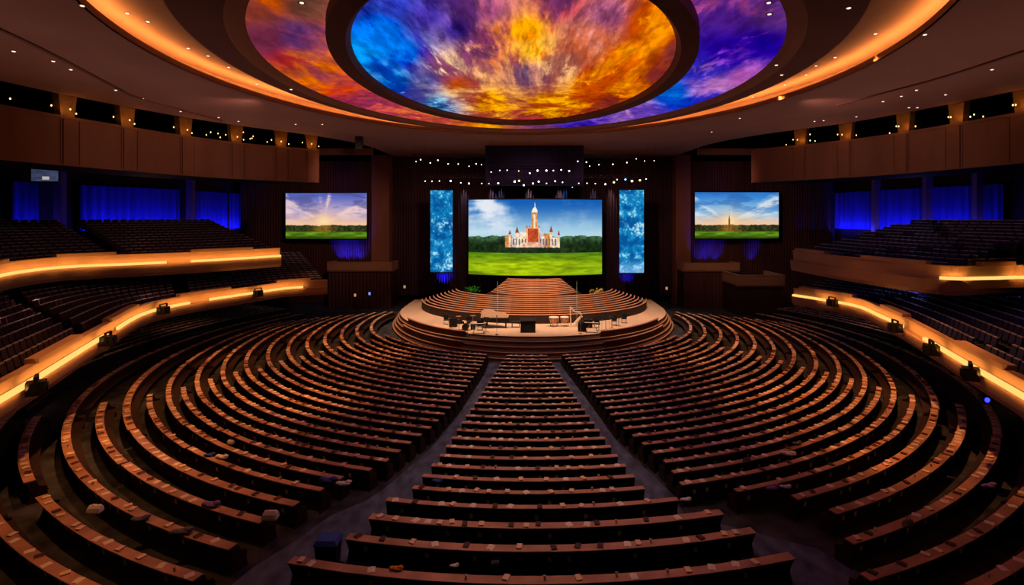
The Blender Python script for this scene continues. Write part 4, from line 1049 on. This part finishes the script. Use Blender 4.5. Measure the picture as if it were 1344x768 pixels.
# piano with a pale open lid
x, y, z = at_deck(652, 424); y = 49.4; x = X_at(650, y)
e = empty('grand_piano', (x, y, z), 'dark grand piano with pale propped lid left of the lectern', 'piano')
out = [(-1.3, -0.7), (1.2, -0.7), (1.3, -0.3), (0.9, 0.15), (0.1, 0.35), (-0.4, 0.8), (-1.0, 0.85), (-1.3, 0.5)]
def prism(pts, z0, z1):
    n = len(pts); return MB().add([(a, b, z0) for a, b in pts] + [(a, b, z1) for a, b in pts], [tuple(reversed(range(n))), tuple(range(n, 2 * n))] + [(i, (i + 1) % n, n + (i + 1) % n, n + i) for i in range(n)])
prism(out, 0.6, 0.95).build('case', M['black'], e)
mb = MB(); n = len(out); lid = [(a, b, 0.97 + (b + 0.7) * 0.34 + 0.02) for a, b in out]; mb.add(lid + [(a, b, c + 0.04) for a, b, c in lid], [tuple(reversed(range(n))), tuple(range(n, 2 * n))] + [(i, (i + 1) % n, n + (i + 1) % n, n + i) for i in range(n)]); mb.build('open_lid', M['lidwood'], e)
MB().box(-1.2, -1.0, -0.6, 0.4, 0.9, 0.93).build('keyboard', M['paper'], e)
for px, py in ((-1.1, -0.5), (1.0, -0.5), (-0.8, 0.6)): MB().tube((px, py, 0), (px, py, 0.6), 0.05, 0.08, 8).build('leg', M['black'], e)
MB().tube((0.6, 0.0, 0.95), (0.5, 0.05, 1.35), 0.02, n=5).build('lid_prop', M['black'], e)
e = empty('piano_bench', (x + 1.9, y - 0.1, z), 'black padded bench beside the grand piano', 'bench')
MB().box(-0.4, 0.4, -0.25, 0.25, 0.42, 0.55).build('seat', M['black'], e)
for sx in (-1, 1):
    for sy in (-1, 1): MB().box(sx * 0.34 - 0.03, sx * 0.34 + 0.03, sy * 0.2 - 0.03, sy * 0.2 + 0.03, 0, 0.42).build('leg', M['black'], e)
# kettle drums, right of the lectern
def timpani(u, y, r, label):
    x = X_at(u, y); e = empty('kettle_drum', (x, y, ZD), label, 'drum', 'kettle drums right of the lectern')
    MB().lathe([(r * 0.25, 0.3), (r * 0.7, 0.42), (r * 0.95, 0.65), (r, 0.88)], n=18).build('bowl', M['copper'], e, smooth=True)
    MB().lathe([(r * 1.03, 0.86), (r * 1.04, 0.9), (r, 0.91), (r * 0.02, 0.915)], n=18).build('drum_head', M['paper'], e)
    for k in range(3):
        t = k * 2 * PI / 3 + 0.3; MB().tube((r * 0.9 * math.cos(t), r * 0.9 * math.sin(t), 0), (r * 1.02 * math.cos(t), r * 1.02 * math.sin(t), 0.85), 0.03, n=6).build('leg', M['steel'], e)
timpani(727, 49.6, 0.45, 'kettle drum with pale head nearest the lectern')
timpani(741, 49.7, 0.40, 'smaller kettle drum, second from the lectern')
# harp under a pale cover
x = X_at(757, 49.6); e = empty('harp', (x, 49.6, ZD), 'cream harp leaning beside the kettle drums', 'harp')
mb = MB(); P = [(-0.55, 0, 0.1), (0.45, 0, 0.1), (0.5, 0, 0.9), (0.25, 0, 1.35), (-0.2, 0, 1.4), (-0.62, 0, 1.85)]
mb.tube(P[0], P[5], 0.06, 0.05, 8); mb.build('column', M['cream'], e)
mb = MB(); [mb.tube(a, b, 0.07, 0.07, 8) for a, b in zip(P[3:], P[4:])]; mb.tube(P[2], P[3], 0.07, n=8); mb.build('neck', M['cream'], e)
mb = MB(); mb.tube((-0.3, 0, 0.1), (0.45, 0, 1.05), 0.2, 0.08, 8); mb.build('soundbox', M['cream'], e)
mb = MB(); [mb.tube((-0.25 + 0.09 * i, 0, 0.25 + 0.11 * i), (-0.42 + 0.12 * i, 0, 1.5 - 0.02 * i), 0.006, n=4) for i in range(7)]; mb.build('strings', M['steel'], e)
MB().box(-0.65, 0.3, -0.2, 0.2, 0, 0.12).build('base', M['cream'], e)
# music stands, microphones, keyboards, speakers, chairs along the stage front
def music_stand_parts(e):
    mb = MB(); mb.tube((0, 0, 0.12), (0, 0, 1.05), 0.018, n=6); mb.build('pole', M['black'], e)
    for k in range(3):
        t = k * 2 * PI / 3; MB().tube((0, 0, 0.16), (0.28 * math.cos(t), 0.28 * math.sin(t), 0.01), 0.014, n=5).build('leg', M['black'], e)
    MB().add([(-0.26, -0.06, 1.0), (0.26, -0.06, 1.0), (0.26, 0.1, 1.34), (-0.26, 0.1, 1.34), (-0.26, -0.04, 0.99), (0.26, -0.04, 0.99), (0.26, 0.12, 1.33), (-0.26, 0.12, 1.33)], [(0, 1, 2, 3), (7, 6, 5, 4), (0, 4, 5, 1), (2, 6, 7, 3), (0, 3, 7, 4), (1, 5, 6, 2)]).build('desk', M['black'], e)
def mic_parts(e):
    MB().lathe([(0.16, 0), (0.15, 0.03), (0.03, 0.05)], n=12).build('base', M['black'], e)
    MB().tube((0, 0, 0.04), (0, 0, 1.5), 0.016, n=6).build('pole', M['steel'], e)
    MB().lathe([(0.02, 1.48), (0.028, 1.56), (0.045, 1.6), (0.05, 1.66), (0.02, 1.7)], n=8).build('microphone', M['black'], e, smooth=True)
def amp_parts(e):
    cb = MB().box(-0.36, 0.36, -0.22, 0.22, 0.03, 0.78).build('cabinet', M['black'], e)
    MB().box(-0.31, 0.31, -0.235, -0.22, 0.08, 0.6).build('grille', M['bezel'], cb)
    MB().box(-0.12, 0.12, -0.03, 0.03, 0.78, 0.84).build('handle', M['black'], cb)
    MB().box(-0.3, 0.3, -0.18, 0.18, 0, 0.03).build('feet', M['black'], e)
def chair_parts(e):
    MB().box(-0.24, 0.24, -0.24, 0.24, 0.42, 0.48).build('seat', M['black'], e)
    MB().box(-0.23, 0.23, 0.2, 0.25, 0.55, 0.95).build('backrest', M['black'], e)
    for sx in (-1, 1):
        MB().tube((sx * 0.21, -0.21, 0), (sx * 0.21, -0.2, 0.42), 0.018, n=5).build('leg', M['steel'], e)
        MB().tube((sx * 0.21, 0.23, 0), (sx * 0.21, 0.22, 0.94), 0.018, n=5).build('leg', M['steel'], e)
def keyboard_parts(e):
    kb = MB().box(-0.7, 0.7, -0.18, 0.18, 0.78, 0.9).build('body', M['black'], e)
    MB().box(-0.64, 0.64, -0.17, 0.02, 0.9, 0.915).build('keys', M['paper'], kb)
    for sx in (-1, 1):
        for sy in (-1, 1): MB().tube((sx * 0.5, sy * 0.2, 0), (-sx * 0.5 * 0.2 + sx * 0.3, -sy * 0.1, 0.78), 0.02, n=5).build('leg', M['steel'], e)
def drum_kit_parts(e):
    mb = MB(); mb.tube((0, -0.25, 0.32), (0, 0.25, 0.32), 0.31, 0.31, 18); mb.build('bass_drum', M['black'], e)
    for px, pz in ((-0.28, 0.78), (0.28, 0.78)): MB().lathe([(0.15, pz - 0.16), (0.16, pz), (0.155, pz + 0.01)], (px, 0, 0), 14).build('tom', M['bezel'], e)
    for px, py, pz in ((-0.65, 0.1, 1.25), (0.65, 0.15, 1.3)):
        c = MB().tube((px, py, 0), (px, py, pz), 0.015, n=5).build('cymbal_stand', M['steel'], e)
        MB().lathe([(0.26, pz), (0.05, pz + 0.04), (0.01, pz + 0.05)], (px, py, 0), 16).build('cymbal', M['copper'], c)
    MB().lathe([(0.21, 0), (0.21, 0.45), (0.2, 0.46)], (0.62, 0.45, 0), 14).build('floor_tom', M['bezel'], e)
PROT = {}
ZS = {0: 1.0}
def stage_z(x, y):
    for i in range(0, 5):
        e = (DK[0], DK[1], DK[2] + 0.12 * i, DK[3] + 1.1 * i)
        if inside(e, x, y): return 1.0 - 0.2 * i
    return 0.0
def put(kind, parts, u, y, label, cat, group=None, rz=0):
    x = X_at(u, y); z = stage_z(x, y)
    if kind not in PROT:
        e = PROT[kind] = empty(kind, (x, y, z), label, cat, group, rz); parts(e)
    else:
        e = copy_tree(PROT[kind]); e.location = (x, y, z); e.rotation_euler = (0, 0, rz); tag(e, label, cat, group)
put('drum_kit', drum_kit_parts, 611, 48.0, 'black drum kit among the gear on the left stage front', 'drum kit')
put('keyboard', keyboard_parts, 628, 46.6, 'black stage keyboard on crossed legs left of the lectern', 'keyboard', rz=0.2)
put('keyboard', keyboard_parts, 777, 47.0, 'black stage keyboard on crossed legs right of the lectern', 'keyboard', rz=-0.2)
for i, (u, y) in enumerate([(592, 48.6), (603, 46.95), (626, 49.3), (638, 47.2), (786, 47.6), (795, 47.9), (803, 48.6), (812, 49.6)]):
    s = 'left' if u < 697 else 'right'; k = i + 1 if u < 697 else i - 3
    put('music_stand', music_stand_parts, u, y, f"black music stand on the {s} stage front, {nth(k)} from the left", 'music stand', 'music stands on the stage front', 0.3 * (-1 if u < 697 else 1))
for i, (u, y) in enumerate([(614, 46.2), (636, 46.0), (652, 46.2), (762, 46.6), (790, 46.8), (800, 47.4)]):
    s = 'left' if u < 697 else 'right'; k = i + 1 if u < 697 else i - 2
    put('microphone_stand', mic_parts, u, y, f"thin microphone stand on the {s} stage front, {nth(k)} from the left", 'microphone stand', 'microphone stands on the stage front')
for i, (u, y) in enumerate([(595, 49.6), (764, 47.6), (772, 49.2)]):
    put('amplifier', amp_parts, u, y, ['black amplifier box on the left stage front beside the drum kit', 'black amplifier box on the stage front right of the lectern', 'black amplifier box behind the right stage keyboard'][i], 'amplifier', 'amplifier boxes on the stage')
for i, (u, y) in enumerate([(586, 50.6), (616, 49.9), (630, 48.0), (783, 49.0), (806, 50.2), (819, 51.3)]):
    s = 'left' if u < 697 else 'right'; k = i + 1 if u < 697 else i - 2
    put('stage_chair', chair_parts, u, y, f"black chair for a musician on the {s} stage front, {nth(k)} from the left", 'chair', 'musician chairs on the stage front', PI)
# green plant and yellow flowers at the choir sides
def plant(u, v, y, z, label, m, cat, spread):
    x = X_at(u, y); e = empty('potted_plant', (x, y, z), label, cat)
    MB().lathe([(0.24, 0), (0.36, 0.5), (0.38, 0.55), (0.3, 0.55)], n=14).build('pot', M['pot'], e)
    mb = MB(); rg = random.Random(int(u))
    for k in range(150):
        t = rg.uniform(0, 2 * PI); el = rg.uniform(0.1, 1.4); R = rg.uniform(0.35, 1.0) * spread
        c = Vector((R * math.cos(t) * math.cos(el * 0.7), R * math.sin(t) * math.cos(el * 0.7), 0.7 + R * math.sin(el) * 0.8)); d = Vector((math.cos(t), math.sin(t), rg.uniform(-0.4, 0.6))) * 0.17; w = Vector((-math.sin(t), math.cos(t), rg.uniform(-0.3, 0.3))) * 0.07
        mb.add([tuple(c - d), tuple(c + w), tuple(c + d), tuple(c - w)], [(0, 1, 2, 3)])
    mb.build('leaves', m, e, fix=False)
    mb = MB(); [mb.tube((0, 0, 0.5), (0.3 * spread * math.cos(t), 0.3 * spread * math.sin(t), 0.9), 0.02, n=4) for t in (0, 1.2, 2.5, 3.9, 5.1)]; mb.build('stems', M['pot'], e)
plant(620, 385, 60.9, Z_at(393, 60.9), 'bushy green lit plant at the left top of the choir benches', M['leaf'], 'plant', 1.1)
plant(783, 386, 60.9, Z_at(395, 60.9), 'arrangement of yellow flowers at the right top of the choir benches', M['flower'], 'flowers', 0.95)
struct(MB().box(X_at(606, 61), X_at(633, 61), 60.3, 61.5, 1.0, Z_at(393, 60.9)).build('floor_plant_stand_left', M['stepdark'])); struct(MB().box(X_at(770, 61), X_at(797, 61), 60.3, 61.5, 1.0, Z_at(395, 60.9)).build('floor_plant_stand_right', M['stepdark']))
# handrails up the choir steps
for i, (u, lab) in enumerate([(653, 'steel handrail with posts up the choir benches, left'), (757, 'steel handrail with posts up the choir benches, right')]):
    e = empty('handrail', (X_at(u, 50.5), 50.5, 1.0), lab, 'handrail', 'handrails on the choir steps'); o_ = Vector(e.location)
    A, B = Vector((X_at(u, 50.5), 50.5, 1.0)), Vector((X_at(u, 50.5), 50.5, 2.75))
    MB().tube(A - o_, B - o_, 0.025, n=6).build('post', M['steel'], e)
    Q = [(X_at(u, 50.5 + 9.4 * t), 50.5 + 9.4 * t, 2.75 + 2.3 * t) for t in (0, 0.35, 0.7)]
    for a, b in zip(Q, Q[1:]): pass
    mb = MB(); [mb.tube(Vector(a) - o_, Vector(b) - o_, 0.02, n=6) for a, b in zip(Q, Q[1:])]; mb.build('rail', M['steel'], e)
    for q in Q[1:]: MB().tube(Vector(q) - o_, Vector((q[0], q[1], q[2] - 0.9)) - o_, 0.02, n=6).build('post', M['steel'], e)
# floor lamps and thin poles by the stage curtain
def pole_lamp(u, y, zt, label, m):
    x = X_at(u, y); e = empty('floor_lamp', (x, y, 0), label, 'lamp', 'small lamps by the stage curtain')
    MB().lathe([(0.2, 0), (0.18, 0.04), (0.03, 0.06)], n=12).build('base', M['black'], e)
    MB().tube((0, 0, 0.05), (0, 0, zt - 0.3), 0.03, n=6).build('pole', M['black'], e)
    MB().lathe([(0.12, zt - 0.3), (0.14, zt), (0.05, zt + 0.04)], n=10).build('lamp_shade', m, e)
pole_lamp(531, 64.6, Z_at(375, 64.6), 'slim warm floor lamp by the left stage curtain', M['bulb_w'])
pole_lamp(875, 64.6, Z_at(377, 64.6), 'slim warm floor lamp by the right stage curtain', M['bulb_w'])
pole_lamp(466, 64.7, Z_at(386, 64.7), 'small warm lamp on the floor below the left loge', M['bulb_w'])
pole_lamp(485, 64.7, Z_at(384, 64.7), 'small pale blue lamp on the floor below the left loge', M['bulb_b'])

# ---- trusses and spotlights
def truss(u0, u1, y, z, label):
    x0, x1 = X_at(u0, y), X_at(u1, y); e = empty('truss', ((x0 + x1) / 2, y, z), label, 'truss', 'black lighting trusses over the stage'); o_ = Vector(e.location)
    ch = [(0.0, 0.28), (-0.18, 0.0), (0.18, 0.0)]
    for (oy, oz) in ch: MB().tube(Vector((x0, y + oy, z + oz + 0.3)) - o_, Vector((x1, y + oy, z + oz + 0.3)) - o_, 0.03, n=5).build('chord', M['black'], e)
    mb = MB(); n = int((x1 - x0) / 0.6)
    for i in range(n):
        a = x0 + (x1 - x0) * i / n; b = x0 + (x1 - x0) * (i + 1) / n; s = ch[i % 2 * 1]
        mb.tube(Vector((a, y + ch[0][0], z + ch[0][1] + 0.3)) - o_, Vector((b, y + ch[1 + i % 2][0], z + ch[1 + i % 2][1] + 0.3)) - o_, 0.015, n=4)
    mb.build('lattice', M['black'], e)
    for a in (x0 + 0.4, x1 - 0.4): MB().tube(Vector((a, y, z + 0.58)) - o_, Vector((a, y, 19.2)) - o_, 0.012, n=4).build('hanger_cable', M['black'], e)
TY, TZ = 57.5, Z_at(240, 57.5); truss(553, 853, TY, TZ + 0.25, 'long low lighting truss with spotlights above the main screen')
T2Y, T2Z = 57.8, Z_at(224, 57.8); truss(640, 756, T2Y, T2Z + 0.25, 'short middle lighting truss in front of the blue valance')
T3Y, T3Z = 58.6, Z_at(213, 58.6); truss(540, 636, T3Y, T3Z + 0.25, 'upper left lighting truss under the ceiling'); truss(756, 864, T3Y, T3Z + 0.25, 'upper right lighting truss under the ceiling')
def spot_parts(e, lens):
    h = MB().tube((0, 0.2, 0.12), (0, -0.1, -0.05), 0.09, 0.12, 10).build('housing', M['black'], e)
    MB().tube((0, -0.1, -0.05), (0, -0.13, -0.067), 0.11, 0.12, 10).build('lens', lens, h)
    mb = MB(); mb.box(-0.14, -0.12, -0.02, 0.02, 0.0, 0.36); mb.box(0.12, 0.14, -0.02, 0.02, 0.0, 0.36); mb.box(-0.14, 0.14, -0.02, 0.02, 0.34, 0.36); mb.build('yoke', M['black'], e)
SP = [('low truss', TY - 0.37, TZ, [110, 146, 184, 243, 296, 338, 404, 441, 490, 575, 598, 623, 670, 700, 741, 785, 824, 875, 908, 951, 994, 1046, 1090, 1107, 1150, 1184, 1225, 1258], [230, 231, 229, 228, 238, 241, 242, 243, 240, 231, 227, 250, 241, 232, 242, 230, 236, 262, 241, 241, 243, 245, 235, 222, 220, 228, 224, 219]),
      ('middle truss', T2Y - 0.37, T2Z, [453, 498, 536, 596, 654, 694, 740, 776, 817, 858], [183, 174, 173, 177, 188, 174, 174, 175, 171, 176]),
      ('upper left truss', T3Y - 0.37, T3Z, [63, 87, 137, 177, 230, 282, 338, 375, 403], [128, 118, 135, 121, 140, 141, 153, 140, 144]),
      ('upper right truss', T3Y - 0.37, T3Z, [903, 948, 964, 1013, 1085, 1158, 1207, 1250, 1300], [127, 131, 152, 144, 142, 133, 114, 125, 124])]
fl = {}
for tn, ty, tz, us, vs_ in SP:
    for i, (a, b) in enumerate(zip(us, vs_)):
        u, v = 530 + a / 3.953, 180 + b / 3.953; x = X_at(u, ty - 0.12); z = Z_at(v, ty - 0.12) + 0.06
        lk = 'lens_b' if (a in (875, 1150) ) else ('lens_y' if a in (598, 596, 1090, 1225, 441) else 'lens')
        lab = f"small bright {'blue ' if lk == 'lens_b' else 'amber ' if lk == 'lens_y' else ''}spotlight on the {tn}, {nth(i + 1)} from its left end"
        if lk not in fl:
            e = fl[lk] = empty('spotlight', (x, ty, z), lab, 'spotlight', 'spotlights on the stage trusses'); spot_parts(e, M[lk])
        else:
            e = copy_tree(fl[lk]); e.location = (x, ty, z); tag(e, lab)
        sc_ = 0.42 + 0.5 * random.random() ** 2 if 'upper' not in tn else 0.34 + 0.25 * random.random(); e.scale = (sc_,) * 3

# ================================================================== BLUE CURTAINS behind the upper balconies
def wall_at(u, P):
    best = None
    for (x0, y0), (x1, y1) in zip(P, P[1:]):
        if y0 < 5 or y1 < 5: continue
        a, b = VX + x0 * F / y0, VX + x1 * F / y1
        if min(a, b) <= u <= max(a, b):
            t = (u - a) / (b - a); q = (x0 + (x1 - x0) * t, y0 + (y1 - y0) * t)
            if best is None or q[1] < best[1]: best = q
    return best
WL, WR = smooth_line(OUT_L, 4), smooth_line(OUT_R, 4)
def blue(u0, u1, P, label):
    a, b = wall_at(u0, P), wall_at(u1, P); s = 1
    # stand a little inside the wall
    def ins(q): d = Vector((-q[0], 36 - q[1])).normalized(); return (q[0] + d.x * 1.0, q[1] + d.y * 1.0)
    a, b = ins(a), ins(b); L = math.hypot(b[0] - a[0], b[1] - a[1])
    zb = 9.7
    curtain('curtain', a[0], b[0], a[1], zb, 14.3, M['bluecurtain'], label, max(3, int(L / 0.8)), 0.16, b[1], 'blue lit curtains behind the upper balconies')
    d = Vector((-(a[0] + b[0]) / 2, 36 - (a[1] + b[1]) / 2, 0)).normalized(); t = Vector((b[0] - a[0], b[1] - a[1], 0)).normalized()
    o = light('AREA', 'blue_floor_strip', ((a[0] + b[0]) / 2 + d.x * 1.3, (a[1] + b[1]) / 2 + d.y * 1.3, 9.6), 62 * L, (40, 44, 255), None, size=L, sizey=0.15)
    z = (d + Vector((0, 0, -0.9))).normalized(); o.rotation_euler = Matrix((t, z.cross(t).normalized(), z)).transposed().to_euler()
    n = max(1, int(L / 2.0))
    for i in range(n):
        tt = (i + random.uniform(0.15, 0.85)) / n; q = (a[0] + (b[0] - a[0]) * tt, a[1] + (b[1] - a[1]) * tt)
        light('SPOT', 'blue_uplight', (q[0] + d.x * 0.7, q[1] + d.y * 0.7, 9.2), 420, (36, 40, 255), (q[0], q[1], 12.6), 16, 1.0, 0.05)
blue(96, 230, WL, 'blue lit pleated curtain behind the upper left balcony, wide middle piece')
blue(250, 312, WL, 'blue lit pleated curtain behind the upper left balcony, piece nearest the stage')
blue(4, 40, WL, 'blue lit pleated curtain behind the upper left balcony, at the frame edge')
blue(1100, 1152, WR, 'blue lit pleated curtain behind the upper right balcony, piece nearest the stage')
blue(1160, 1222, WR, 'blue lit pleated curtain behind the upper right balcony, second piece from the stage')
blue(1230, 1290, WR, 'blue lit pleated curtain behind the upper right balcony, third piece from the stage')
blue(1298, 1326, WR, 'blue lit pleated curtain behind the upper right balcony, narrow fourth piece')
for u, P in ((66, WL), (243, WL), (318, WL), (1096, WR), (1157, WR), (1227, WR), (1295, WR)):
    q = wall_at(u, P); d = Vector((-q[0], 36 - q[1])).normalized(); x, y = q[0] + d.x * 1.3, q[1] + d.y * 1.3
    struct(MB().box(x - 0.35, x + 0.35, y - 0.3, y + 0.3, 7, 19).build('pillar', M['panel']))
# blue washes on the stage drapes, with their floor lamps
def blue_wash(u, y, z, aimz, p=220, ang=24):
    x = X_at(u, y); light('SPOT', 'blue_wash', (x, y - 1.2, z), p, (34, 34, 255), (x, y + 0.1, aimz), ang, 0.8, 0.05)
for u in (449, 457, 466, 474): blue_wash(u, 68.6, 5.0, 7.4, 2600, 60)
for u in (917, 925, 938, 958, 984): blue_wash(u, 68.6, 4.8, 7.4, 1500, 60)
for u in (579, 583, 588): blue_wash(u, 70.1, 1.3, 4, 3200, 40)
for u in (820, 826): blue_wash(u, 70.1, 1.3, 4, 1400, 40)
for u in (1050, 1064, 1078): blue_wash(u, 68.6, 8.2, 11, 200, 40)

# ================================================================== LIGHTS
# stage keys from the trusses
for x in (-9, -3, 3, 9):
    light('SPOT', 'stage_key', (x, 44, 18.5), 8200, (255, 216, 182), (x * 0.9, 54, 1), 62, 0.8, 0.3)
for x, pw in ((-12.5, 5200), (13, 5200)):
    light('SPOT', 'stage_side', (x * 0.7, 50, 18.5), pw, (255, 200, 160), (x, 58, 1), 40, 0.8, 0.3)
light('SPOT', 'choir_key', (0, 46, 18.4), 13000, (255, 170, 128), (0.4, 60, 3.2), 26, 0.9, 0.3)
# thin beams raking down the stage curtain
for u, p, c, lean in ((563, 500, (255, 240, 230), 0.4), (660, 600, (150, 200, 255), -0.2), (692, 900, (255, 246, 240), 0.15), (735, 600, (255, 246, 240), 0), (750, 900, (60, 160, 255), -0.5), (800, 500, (255, 230, 200), 0.2), (835, 500, (255, 220, 190), 0), (608, 500, (240, 230, 255), 0), (638, 600, (240, 235, 255), 0.4), (780, 500, (200, 220, 255), 0)):
    x = X_at(u, 69); light('SPOT', 'curtain_beam', (x, 69.35, 16.3), p * 1.6, c, (x + lean * 3, 70.3, 12.5), 30, 1.0, 0.05)
# added fill spots that brighten the drapes, no fixtures behind them
for x, ax, p in ((-14, -28, 3800), (14, 28, 3800), (-5, -12, 3600), (5, 12, 3600), (0, 0, 2600)):
    light('SPOT', 'drape_fill', (x, 46, 18.3), p, (255, 186, 160), (ax, 70, 9), 50, 1.0, 0.5)
# warm house lights over the pews, hung at the ceiling downlights
WARM = (255, 160, 84)
for sx in (-1, 1):
    for x, y, p in ((15.6, 18, 7000), (17, 27, 13000), (16.5, 36, 11500), (13, 45, 8500), (9.5, 10, 2600), (17, 50, 5500)):
        z = 19.05 if y >= 45 else 19.9
        light('SPOT', 'house_light', (sx * x, y, z), p * 0.55, WARM, (sx * (x + 1.5), y, 0), 58, 0.9, 0.3)
        for dx, dy in ((-5.5, 3.5), (3.5, -2), (6.5, 5), (-2, -5)):
            light('SPOT', 'house_light', (sx * (x + dx * 0.05), y + dy * 0.05, z), p * random.uniform(0.25, 0.75), WARM, (sx * (x + dx), y + dy + random.uniform(-1, 1), 0), random.uniform(13, 19), 0.9, 0.2)
for x, y, p in ((0, 20, 2300), (0, 28, 2000), (0, 36, 3400)):
    light('SPOT', 'house_light', (x, y, 18.4), p, (255, 200, 170), (x, y, 0), 60, 1.0, 0.3)
# glow of the strips on the parapets
for P, z, i0, i1 in ((LOW_L, zmL, 4, len(LOW_L) - 1), (LOW_R, zmR, 0, len(LOW_R) - 1), (UP_L, zuL, 0, len(UP_L) - 1), (UP_R, zuR, 0, 26)):
    for i in range(i0, i1 - 3, 3):
        (x0, y0), (x1, y1) = P[i], P[i + 3]; L = math.hypot(x1 - x0, y1 - y0); x, y = (x0 + x1) / 2, (y0 + y1) / 2
        t = Vector(((x1 - x0) / L, (y1 - y0) / L, 0)); nn = Vector((-t.y, t.x, 0))
        if nn.x * -x + nn.y * (36 - y) < 0: nn = -nn
        o = light('AREA', 'strip_glow', (x + nn.x * 0.4, y + nn.y * 0.4, z + 0.12), 8.5 * L, (255, 172, 86), None, size=L, sizey=0.12)
        zax = (nn * 1.0 + Vector((0, 0, -0.45))).normalized(); yax = zax.cross(t).normalized()
        o.rotation_euler = Matrix((t, yax, zax)).transposed().to_euler()
# added fill lamps without fixtures, to brighten the ceilings and the balcony seats
for sx in (-1, 1):
    for y, p in ((20, 1500), (32, 1500), (44, 1300)):
        light('SPOT', 'ceiling_fill', (sx * 23, y, 9.0), p * 0.42, (255, 208, 196), (sx * 20, y, 19), 130, 1.0, 0.5)
    light('SPOT', 'gallery_light', (sx * 18, 36, 18.4), 800, (255, 190, 160), (sx * 30, 42, 16), 95, 1.0, 0.5)
    light('SPOT', 'balcony_fill', (sx * 39, 54, 14.2), 520, (150, 140, 255) if sx > 0 else (255, 170, 170), (sx * 28, 40, 8), 100, 1.0, 0.3)  # unseen lamp set behind and above to give the seat tops highlights
    for y, x in ((28, 29), (34, 32), (40, 29)):
        light('SPOT', 'balcony_fill', (sx * x, y, 6.4), 130, (140, 130, 255) if sx > 0 else (255, 180, 160), (sx * (x - 2), y, 4), 150, 1.0, 0.3)  # added lamps that lift the lower balcony seats
for sx in (-1, 1):
    for x, y in ((34, 40), (32, 50), (30, 30)):  # dim spots added to brighten the pews under the balconies
        light('SPOT', 'under_balcony_fill', (sx * x, y, 3.6), 60, (255, 190, 150), (sx * x, y, 0), 150, 1.0, 0.3)
light('SPOT', 'ceiling_fill', (0, 60.5, 16.5), 500, (160, 110, 200), (0, 54, 19.2), 130, 1.0, 0.5)
w = bpy.data.worlds.new('world'); SC.world = w; w.use_nodes = True
w.node_tree.nodes['Background'].inputs[0].default_value = (0.012, 0.008, 0.010, 1); w.node_tree.nodes['Background'].inputs[1].default_value = 0.3
